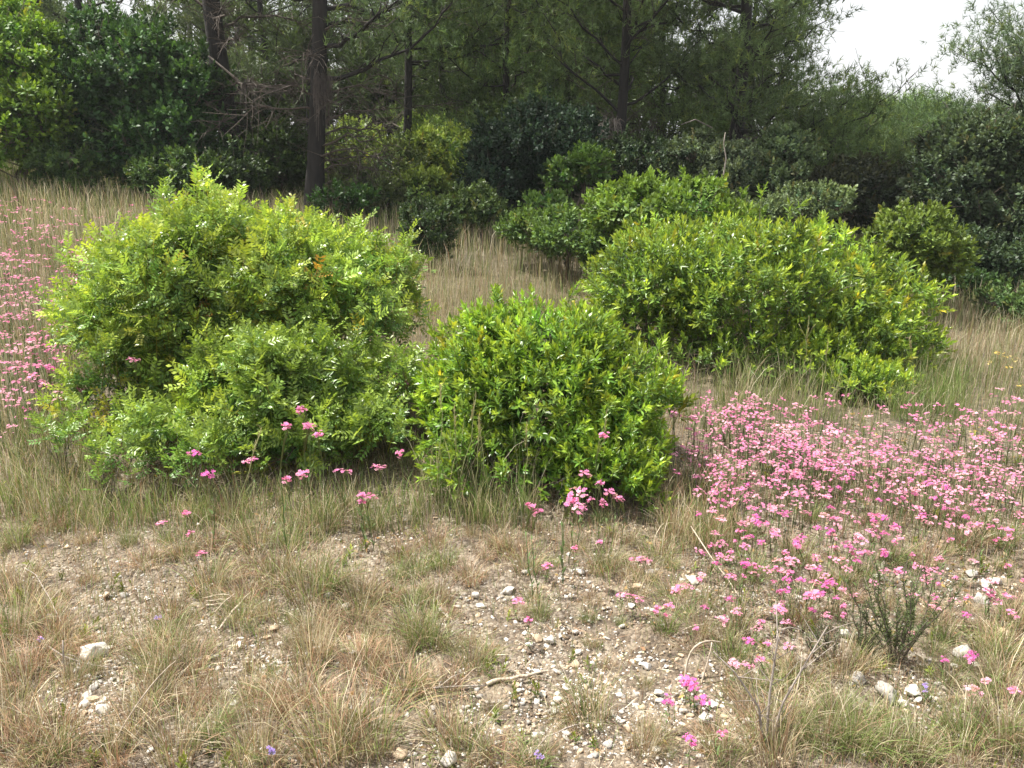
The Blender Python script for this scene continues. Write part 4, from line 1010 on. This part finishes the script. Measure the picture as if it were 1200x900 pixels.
# left meadow drift: (u, v) of the blooms
lp = []
while len(lp) < 190:
    u, v = R.uniform(-20, 200), R.uniform(235, 480)
    if u > 150 - (v - 280) * .55 and v > 280: continue
    if R.random() < .75 - .5 * math.exp(-((u - 30) / 60) ** 2): continue
    lp.append(foot(u, v, .3))
flower_mass('flower_drift', 'pink wildflowers drifting through the dry meadow left of the mastic bush', np.array(lp), hs=(.22, .34), sf=1.15, nf=6, big=.0088, sub=2)
lp = [foot(R.normal() * 30 + 415, R.normal() * 15 + 425, .25) for _ in range(40)] + [foot(R.uniform(380, 520), R.uniform(400, 455), .25) for _ in range(30)]
flower_mass('flower_drift', 'pink wildflowers glimpsed in the gap behind the mastic bush', np.array(lp), sf=1.2, nf=7, big=.012, sub=2)
lp = [foot(R.normal() * 16 + 1178, R.normal() * 7 + 408, .25) for _ in range(14)]
lp = lp[:7]; a_ = PINK.copy(); b_ = HOT.copy(); c_ = PALEP.copy(); PINK[:] = (.66, .56, .14); HOT[:] = (.66, .52, .1); PALEP[:] = (.72, .66, .25)
flower_mass('yellow_flowers', 'small yellow flowers on the meadow slope at the right edge', np.array(lp), sf=1.0, nf=5, big=.011, sub=1)
PINK[:] = a_; HOT[:] = b_; PALEP[:] = c_
# small blue flowers
for i, (u, v, d) in enumerate([(187, 727, 'small pale-blue flower in the grass left of the bleached sticks'), (50, 752, 'small violet flower low in the rusty grass at left'), (632, 890, 'tiny blue flower near the bottom edge centre'), (320, 886, 'tiny violet flower near the bottom left'), (1082, 810, 'small pale-violet flower by the grey rock cluster')]):
    p = ground_at(u, v + 12); root = thing('blue_flower', d, 'flower', p)
    link('stem', flower_stem(.05, .008, 2).mesh('stem', M['grass']), root); h = link('flower_head', head_mesh(9, .010, np.array([.33, .27, .62]), .006).mesh('flower_head', M['petal']), root, loc=(0, 0, .05))

# ------------------------------------------------------------------ stones
def ico(sub, seed, flat=.6, rough=.18):
    import bmesh
    bm = bmesh.new(); bmesh.ops.create_icosphere(bm, subdivisions=sub, radius=1.0)
    V = np.array([v.co[:] for v in bm.verts]); F = np.array([[v.index for v in f.verts] for f in bm.faces]); bm.free()
    g = np.random.default_rng(seed); s = np.ones(len(V))
    for _ in range(17):   # chop with random planes: angular, not round
        d = g.normal(size=3); d /= np.linalg.norm(d); h = g.uniform(.42, .80); q = V @ d; m = q > h
        V[m] -= np.outer(q[m] - h, d)
    V = V * (1 + g.normal(size=(len(V), 1)) * rough * .25)
    V *= np.array([1, g.uniform(.6, .95), flat * g.uniform(.8, 1.2)])
    return V, F, np.ones((len(V), 3))
SM = [ico(1, 50 + i, rough=.5) for i in range(6)]; BIG = [ico(3, 80 + i) for i in range(6)]
smalls = []
for i in range(8):
    V, F, C = ico(1, 20 + i, rough=.3); smalls.append((V, F, C))
SC_W = np.array([.60, .57, .52]); SC_G = np.array([.38, .36, .33]); SC_T = np.array([.50, .39, .27]); SC_B = np.array([.27, .20, .14])
def tet():
    V = np.array([[1, 0, 0], [-.4, .8, 0], [-.5, -.8, 0], [.1, 0, .6], [0, 0.05, -.4]]) * R.uniform(.8, 1.2, (5, 3)); F = np.array([[0, 1, 3], [1, 2, 3], [2, 0, 3], [1, 0, 4], [2, 1, 4], [0, 2, 4]]); return V, F, np.ones((5, 3))
TET = [tet() for _ in range(6)]
# gravel: far too many to count
a = Acc()
def gravel_density(x, y):
    return np.clip(patchn(x + 1, y + 2, 1.3) * 1.3 - .25, .1, 1)
P = meadow(95000, 1.5, 4.6, lambda x, y: gravel_density(x, y) * np.where(y > 3.6, .4, 1)); k = len(P)
uv = proj(P); boost = np.zeros(k)
s = np.exp(R.normal(size=k) * .5) * .0044; col = np.array([SC_W * .85, SC_T * .8, SC_G, SC_T, SC_B, SC_B * .6])[R.integers(0, 6, k)] * np.exp(R.normal(size=(k, 1)) * .15)
ks = R.integers(0, 6, k)
for t in range(6):
    mk = ks == t; a.inst(TET[t], frames(unit(R.normal(size=(mk.sum(), 3)) * .35 + [0, 0, 1]), scale=s[mk]), P[mk] + [0, 0, .001], col[mk])
# extra pebbles where the photo shows bare stony patches
BP = [(110, 820, 55, 55, 900), (125, 700, 60, 50, 500), (300, 770, 90, 45, 900), (620, 740, 120, 70, 1300), (780, 830, 110, 60, 1300), (850, 700, 90, 40, 500), (1060, 810, 70, 30, 400), (1150, 690, 60, 40, 400), (640, 860, 160, 50, 1200), (700, 680, 80, 30, 500), (480, 620, 60, 20, 200), (380, 640, 30, 20, 80), (1150, 850, 60, 40, 300)]
pts = []
for u, v, ru, rv, n in BP:
    n = int(n * 1.05); uu = u + R.normal(size=n) * ru * .7; vv = v + R.normal(size=n) * rv * .6
    pts += [ground_at(x, min(y, 905)) for x, y in zip(uu[:n], vv[:n])]
P = np.array(pts); k = len(P); s = np.exp(R.normal(size=k) * .42) * .0068; s = np.clip(s, .002, .018)
col = np.array([SC_W * 1.08, SC_W, SC_G, SC_T, SC_T * .8, SC_B])[R.integers(0, 6, k)] * np.exp(R.normal(size=(k, 1)) * .14); ks = R.integers(0, 8, k)
for t in range(8):
    mk = ks == t; a.inst(smalls[t], frames(unit(R.normal(size=(mk.sum(), 3)) * .3 + [0, 0, 1]), scale=s[mk]), P[mk] - np.stack([0 * s[mk], 0 * s[mk], s[mk] * .18], 1), col[mk])
mass('gravel', 'pale limestone gravel lying over the bare foreground soil', 'gravel', a, 'stone')
# single stones, largest by hand: (u, v, half width px, colour, look)
ST = [(112, 768, 20, SC_W, 'chunky white limestone rock casting a shadow on the left gravel'), (106, 750, 9, SC_W, 'cream stone touching the back of the chunky white rock'), (90, 788, 8, SC_W, 'flat white stone just below left of the chunky white rock'), (120, 833, 12, SC_W, 'large pale stone lowest in the left gravel spill'),
      (98, 828, 9, SC_W, 'pale stone left of the lowest large stone of the left gravel spill'), (110, 808, 9, SC_W, 'oblong white stone in the middle of the left gravel spill'), (104, 795, 8, SC_W, 'small white stone under the flat one on the left'), (108, 822, 9, SC_T, 'cream stone in the lower left gravel spill'),
      (124, 700, 8, SC_T, 'sandy stone above the chunky rock'), (146, 700, 8, SC_G, 'greyish stone right of the sandy one above the chunky rock'), (322, 738, 9, SC_T * .9, 'brownish rounded stone in the left centre gravel'), (405, 714, 9, SC_W, 'white slab-like stone in the shade of the mixed tufts'),
      (35, 863, 6, SC_W, 'small white stone near the bottom left corner'), (597, 695, 11, SC_W, 'rounded white stone standing out below the middle bush'), (615, 672, 8, SC_G, 'grey stone up-right of the rounded white stone'), (558, 700, 8, SC_W, 'white stone left of the rounded white stone'), (563, 712, 7, SC_W, 'flat white stone just below its white neighbour'),
      (645, 753, 10, SC_W, 'white stone with a tan neighbour in the centre gravel'), (630, 750, 9, SC_T, 'tan stone touching the white one in the centre gravel'), (621, 758, 7, SC_W, 'small flat white stone left of the tan one'), (680, 672, 8, SC_W, 'white stone above the small mixed tuft, centre'), (615, 744, 6, SC_W, 'small white pebble behind the tan stone'),
      (748, 690, 10, SC_T, 'sandy rock left of the pink two-headed plant'), (762, 675, 10, SC_W, 'white rock between pink blooms right of centre'), (812, 683, 11, SC_W, 'pale rock right of the pink blooms'), (790, 693, 8, SC_W, 'pale stone between the two pale rocks'), (740, 712, 7, SC_W, 'small white stone below the sandy rock'),
      (757, 782, 10, SC_W, 'cream stone left of the arched bleached twigs'), (773, 814, 9, SC_W, 'rounded white stone beside the magenta blooms'), (825, 846, 13, SC_W, 'large white stone near the bottom under the magenta blooms'), (833, 828, 10, SC_W, 'white stone above the large one near the bottom'), (800, 835, 8, SC_G, 'grey stone left of the large white one near the bottom'),
      (525, 895, 16, SC_W, 'white rock half cut off by the bottom edge'), (470, 885, 12, SC_T, 'tan rock near the bottom edge beside the rusty grass'), (770, 880, 9, SC_W, 'pale flat stone near the bottom centre right'), (1040, 818, 20, SC_G, 'big grey rock leading the right-hand rock cluster'), (1070, 812, 14, SC_W, 'white-topped rock right of the big grey rock'),
      (1058, 826, 10, SC_W, 'small white rock in front of the grey rock cluster'), (1005, 800, 14, SC_G * .7, 'dark grey rock left of the right-hand rock cluster'), (1076, 823, 8, SC_W, 'thin white slab at the right end of the rock cluster'), (1126, 770, 16, SC_G, 'grey rock behind the right-hand pink blooms'), (1143, 783, 9, SC_W, 'white stone right of the grey rock behind the pink blooms'),
      (1118, 782, 8, SC_W, 'white stone left under the grey rock behind the pink blooms'), (1140, 675, 12, SC_G, 'dark grey rock on the stony patch at far right'), (1155, 688, 10, SC_W, 'white rock in the stony patch at far right'), (1150, 705, 13, SC_G, 'flat grey rock below the white one at far right'), (1165, 683, 10, SC_G * 1.1, 'blue-grey rock right of the white one at far right'),
      (1175, 735, 9, SC_W, 'pale stone near the right edge beneath the stony patch'), (1033, 680, 11, SC_W, 'white stone hidden under pink blooms left of the dark spiky shrub'), (850, 728, 11, SC_W, 'white stone in weeds left of the dead sapling'), (812, 680, 8, SC_G, 'grey stone touching the pale rock'), (990, 745, 12, SC_W, 'pale broken rock in the weeds left of the dark spiky shrub'),
      (1178, 745, 12, SC_T, 'orange-tan stone at the right edge'), (500, 668, 6, SC_W, 'small pale stone between rusty tufts, centre left'), (875, 848, 7, SC_W, 'small white stone left of the dead sapling foot'), (385, 700, 7, SC_G, 'grey stone behind the white slab stone'), (1010, 885, 7, SC_W, 'pale stone near the bottom right of centre'), (735, 855, 8, SC_T, 'tan stone near the bottom, right of the mixed tuft')]
for i, (u, v, hw, c, lab) in enumerate(ST):
    p = ground_at(u, v); r = px(hw, u, v, p[1]); T = BIG[i % 6] if hw > 8 else ico(2, 100 + i)
    a = Acc(); V, F, C = T; a.add(V * r, F, C * c * R.uniform(.92, 1.08))
    o = thing('stone', lab, 'stone' if hw < 12 else 'rock', p + [0, 0, r * .32], 'stones on the bare ground', a.mesh('stone', M['stone'])); o.rotation_euler = (R.normal() * .12, R.normal() * .12, R.uniform(0, 6.28))
sl = []; sm = {}
for key, c in (('white', SC_W), ('grey', SC_G), ('tan', SC_T)):
    sm[key] = []
    for i in range(3):
        a = Acc(); V, F, C = ico(2, 300 + i); a.add(V * .017, F, C * c); sm[key].append(a.mesh('stone', M['stone']))
n = 0
while n < 190:
    u, v, ru, rv, w = BP[R.choice(len(BP), p=np.array([b[4] for b in BP]) / sum(b[4] for b in BP))]
    uu, vv = u + R.normal() * ru * .7, v + R.normal() * rv * .7
    if vv > 893 or uu < 5 or uu > 1195: continue
    key = ['white', 'white', 'grey', 'tan'][R.integers(4)]; p = ground_at(uu, vv)
    o = thing('stone', '', 'stone', p + [0, 0, .003], 'small stones on the bare ground', sm[key][R.integers(3)]); q = R.uniform(.7, 1.35); o.scale = (q, q, q * R.uniform(.7, 1)); o.rotation_euler = (R.normal() * .2, R.normal() * .2, R.uniform(0, 6.28))
    sl.append((o, key, uu, vv)); n += 1
label_all(sl, 'small {k} stone')

# litter: straw bits, dry leaves
a = Acc(); P = meadow(120000, 1.5, 5.0, lambda x, y: np.clip(patchn(x, y + 1, 1.9), .15, 1)); k = len(P)
T = (np.array([[0, 0, 0], [0.02, .1, .0], [0, 1, 0.02], [-.015, .5, .015]]), np.array([[0, 1, 2], [0, 2, 3]]), np.ones((4, 3)))
az = R.uniform(0, 6.28, k); D = np.stack([np.cos(az), np.sin(az), R.normal(size=k) * .25], 1)
fr = frames(D, R.uniform(0, 6.28, k)); fr = fr[:, :, [0, 2, 1]] * R.uniform(.02, .075, k)[:, None, None]
a.inst(T, fr, P + [0, 0, .004], np.array([STRAW, PALE, RUST, RUST * .7, np.array([.2, .17, .14])])[R.integers(0, 5, k)] * np.exp(R.normal(size=(k, 1)) * .25))
P = meadow(9000, 1.6, 5.0, lambda x, y: np.where(x > .4, .9, .35)); k = len(P); V, F = leaf2(.022, .010, .3)
T = (V, F, np.ones((4, 3))); D = sph(k) * [1, 1, .35]; fr = frames(D)[:, :, [0, 2, 1]] * R.uniform(.6, 1.4, k)[:, None, None]
a.inst(T, fr, P + [0, 0, .006], np.array([[.30, .19, .09], [.20, .12, .07], [.40, .28, .10], [.36, .27, .16], [.34, .2, .08]])[R.integers(0, 5, k)] * np.exp(R.normal(size=(k, 1)) * .25))
mass('ground_litter', 'dry straw bits and fallen leaves strewn over the ground', 'litter', a, 'litter')

# ------------------------------------------------------------------ sticks, dead sapling, spiky shrub
def ground_stick(name, label, pts, r, lift=.01, mat='stick', side=0):
    P = np.array([ground_at(u, v) + [0, 0, lift + h] for u, v, h in pts]); base = P[0]
    fine = np.concatenate([P[i] + (P[i + 1] - P[i]) * np.linspace(0, 1, 4)[:-1, None] for i in range(len(P) - 1)] + [P[-1:]]); fine[1:-1] += R.normal(size=fine[1:-1].shape) * r * .35
    a = Acc(); tube(a, fine, r * (1 + .12 * R.normal(size=len(fine))) * np.linspace(1, .7, len(fine)), 6)
    for _ in range(side):
        j = R.integers(1, len(fine) - 1); e = fine[j] + R.normal(size=3) * [.06, .04, .02] + [0, 0, .02]; tube(a, [fine[j], (fine[j] + e) / 2 + [0, 0, .01], e], [r * .5, r * .4, r * .2], 4)
    return thing(name, label, 'stick', base, data=a.mesh(name, M[mat], True, base))
ground_stick('fallen_stick', 'peeled pinkish stick lying on the centre gravel', [(570, 806, 0), (590, 801, .005), (618, 798, .01), (640, 792, .005)], .0065, .012)
ground_stick('fallen_stick', 'thin grey stick crossing left of the peeled stick', [(462, 812, 0), (515, 812, .01), (570, 806, 0)], .004, .008, 'dead', 3)
ground_stick('fallen_stick', 'thin pale twig slanting up left of the peeled stick', [(527, 812, 0), (545, 800, .01), (558, 792, .02)], .0026, .01)
ground_stick('fallen_stick', 'thin curved twig near the bottom, below the peeled stick', [(618, 895, 0), (640, 870, .01), (675, 858, .015), (690, 852, .005)], .0026, .01, 'dead')
for i, (l, p) in enumerate([('thickest of the bleached sticks, slanting across their pile', [(257, 742, 0), (275, 725, .02), (295, 706, .03)]), ('topmost flat stick of the bleached pile', [(238, 705, 0), (262, 703, .01), (280, 704, 0)]),
                           ('second flat stick of the bleached pile', [(240, 709, 0), (258, 709, .01), (276, 710, 0)]), ('lowest flat stick of the bleached pile', [(242, 713, 0), (262, 714, .01), (272, 716, 0)]), ('short crossing stick in the bleached pile', [(252, 722, 0), (264, 714, .02), (276, 705, .02)])]):
    ground_stick('bleached_stick', l, p, .0042 if i == 0 else .003, .014)
ground_stick('fallen_twig', 'long pale twig curving through the grass at the left', [(30, 676, .02), (45, 690, .04), (60, 715, .03), (75, 742, .01)], .002, .02, 'dead', 2)
ground_stick('fallen_twig', 'grey twig running from the chunky white rock to the right', [(55, 762, .01), (75, 778, .02), (110, 786, .01), (135, 788, .005)], .003, .01, 'dead', 2)
ground_stick('fallen_twig', 'pale twig on the gravel right of the grey rock cluster', [(1110, 735, .0), (1140, 740, .01), (1165, 747, 0)], .0026, .01)
ground_stick('fallen_twig', 'long pale stem slanting down right from the pink blooms', [(808, 645, .10), (830, 668, .06), (852, 690, .03), (868, 705, .0)], .0024, .01)
def arched(label, u, v, pts, r=.004):
    b = ground_at(u, v); P = b + np.array(pts); a = Acc(); fine = np.array([P[0] * (1 - t) ** 2 + 2 * P[1] * t * (1 - t) + P[2] * t ** 2 for t in np.linspace(0, 1, 9)])
    tube(a, fine, np.linspace(r, r * .5, 9), 5); thing('arched_twig', label, 'twig', b, data=a.mesh('arched_twig', M['stick'], True, b))
arched('large bleached twig arching left of the dead sapling', 803, 795, [(0, 0, 0), (0.0, .02, .15), (.12, .05, .10)], .0045)
arched('short bleached twig under the large arched one', 822, 800, [(0, 0, 0), (.03, .02, .10), (.035, .04, .12)], .0035)
arched('bleached twig leaning against the arch from the left', 790, 745, [(0, 0, 0), (.06, 0, .05), (.11, .02, .03)], .003)
arched('thin bleached twig rising right of the arch', 922, 835, [(0, 0, 0), (.05, .03, .06), (.05, .06, .17)], .003)
arched('long pale stem arching over the chunky white rock side', 128, 880, [(0, 0, 0), (.1, .05, .18), (.17, .1, .22)], .0028)
# dead sapling
b = ground_at(898, 872); root = thing('dead_sapling', 'bare grey dead sapling with thin forked twigs at lower right', 'sapling', b)
a = Acc(); stems = [[(0, 0, -.01), (.0, .01, .16), (.012, .02, .33), (.0, .03, .44)], [(0.01, 0, -.01), (.04, .01, .13), (.10, .02, .26), (.15, .03, .36)], [(-.01, 0, 0), (-.03, 0, .12), (-.10, .02, .22), (-.17, .0, .30)]]
for s_ in stems:
    a = Acc(); P = np.array(s_); tube(a, P, np.linspace(.0045, .0014, 4), 5)
    m = 12; j = R.integers(0, 3, m); f = R.random(m)[:, None]; q0 = P[j] * (1 - f) + P[j + 1] * f; d = unit(R.normal(size=(m, 3)) * [1, .6, .5] + [0, 0, .7]) * R.uniform(.04, .13, m)[:, None]
    tubes(a, q0, q0 + d * .5 + R.normal(size=d.shape) * .006, q0 + d, .0016, .0008, 3); link('stem', a.mesh('stem', M['dead']), root)
ground_stick('dead_plant', 'dark thin upright dead stem before the dense pink patch', [(868, 662, 0), (870, 640, .10), (862, 620, .16)], .003, 0, 'twig', 4)
b = ground_at(78, 788); root = thing('dead_plant', 'thin grey upright stem left of the chunky white rock', 'stem', b)
a = Acc(); tube(a, [(0, 0, -.01), (-.003, 0, .05), (-.002, .01, .11)], [.004, .0035, .002], 5); link('stem', a.mesh('stem', M['dead']), root)
# dark spiky shrub: upright stems set with short needles
def spiky(label, u, v, n, H, w, col=(.075, .10, .04)):
    b = ground_at(u, v); root = thing('spiky_shrub', label, 'shrub', b); 
    for i in range(n):
        t = R.uniform(0, 6.28); l = R.uniform(.1, 1) * w; h = H * R.uniform(.5, 1) if i else H; e = np.array([math.cos(t) * l, math.sin(t) * l, h]) if i else np.array([0, .02, H])
        cv = curve((R.normal() * .01, R.normal() * .01, -.01), e, 0, .02, 6); a = Acc(); tube(a, cv, np.linspace(.003, .0012, 6), 4, (1, 1, 1)); so = link('stem', a.mesh('stem', M['stem']), root)
        m = int(h * 520); f = R.uniform(.25, 1, m) * 5; ii = np.minimum(f.astype(int), 4); fr_ = (f - ii)[:, None]; q = cv[ii] * (1 - fr_) + cv[ii + 1] * fr_
        V, F = leaf2(.016, .0028, .2); dv = unit(R.normal(size=(m, 3)) * [1, 1, .3] + [0, 0, .9]); mm = frames(dv)[:, :, [0, 2, 1]] * R.uniform(.7, 1.3, m)[:, None, None]
        x = Acc(); x.inst((V, F, np.ones((4, 3))), mm, q, np.array(col) * np.exp(R.normal(size=(m, 1)) * .2)); link('needles', x.mesh('needles', M['leaf_soft']), so, kind='stuff')
spiky('dark spiky shrub with one tall upright stem among the pink blooms', 1050, 778, 20, .38, .20, (.105, .14, .055))
spiky('smaller grey-green spiky shrub just left of the tall-stemmed one', 1012, 770, 9, .2, .1, (.10, .13, .06))
spiky('grey-green spiky plant in the weeds below the pink blooms', 960, 775, 8, .16, .1, (.11, .13, .07))
# leafy seedlings at the left foot of the mastic bush
for u, v, l in [(75, 560, 'leafy mastic seedling at the lower left of the mastic bush'), (130, 590, 'mastic seedling with paired leaflets beside the bare patch at left'), (230, 585, 'leafy mastic sucker under the dark foot of the mastic bush')]:
    b = ground_at(u, v); root = thing('mastic_seedling', l, 'plant', b); 
    for i in range(7):
        e = np.array([R.normal() * .07, R.normal() * .05, R.uniform(.08, .22)]); a = Acc(); tube(a, [(0, 0, -.01), e * .5 + [0, 0, .02], e], [.003, .0025, .002], 4); link('stem', a.mesh('stem', M['stem']), root)
        x = Acc(); V, F, C = PIN[i % 4]; x.add(V, F, C * np.array(G_LEFT[1])); q = link('leaf_shoot', x.mesh('leaf_shoot', M['leaf']), root, loc=tuple(e)); q.rotation_euler = (R.normal() * .4, R.normal() * .4, R.uniform(0, 6.28))
# closed box of even air, added to imitate lens veil and lift darks
def lens_veil_air(density):
    m, n, l = nodes_of('lens_veil_air'); pv = n.new('ShaderNodeVolumePrincipled'); pv.inputs['Color'].default_value = (.93, .96, 1, 1); pv.inputs['Density'].default_value = density; pv.inputs['Anisotropy'].default_value = .2
    o = n.new('ShaderNodeOutputMaterial'); l.new(pv.outputs[0], o.inputs['Volume'])
    import bmesh
    bm = bmesh.new(); bmesh.ops.create_cube(bm, size=1.0); me = bpy.data.meshes.new('lens_veil_box'); bm.to_mesh(me); bm.free(); me.materials.append(m)
    ob = link('lens_veil_box', me, loc=(0, 450, 4.6)); ob.scale = (2000, 2300, 14); ob['kind'] = 'stuff'
lens_veil_air(.0008)
print('TRIS', STATS, sum(STATS.values()), 'objects', len(bpy.data.objects))
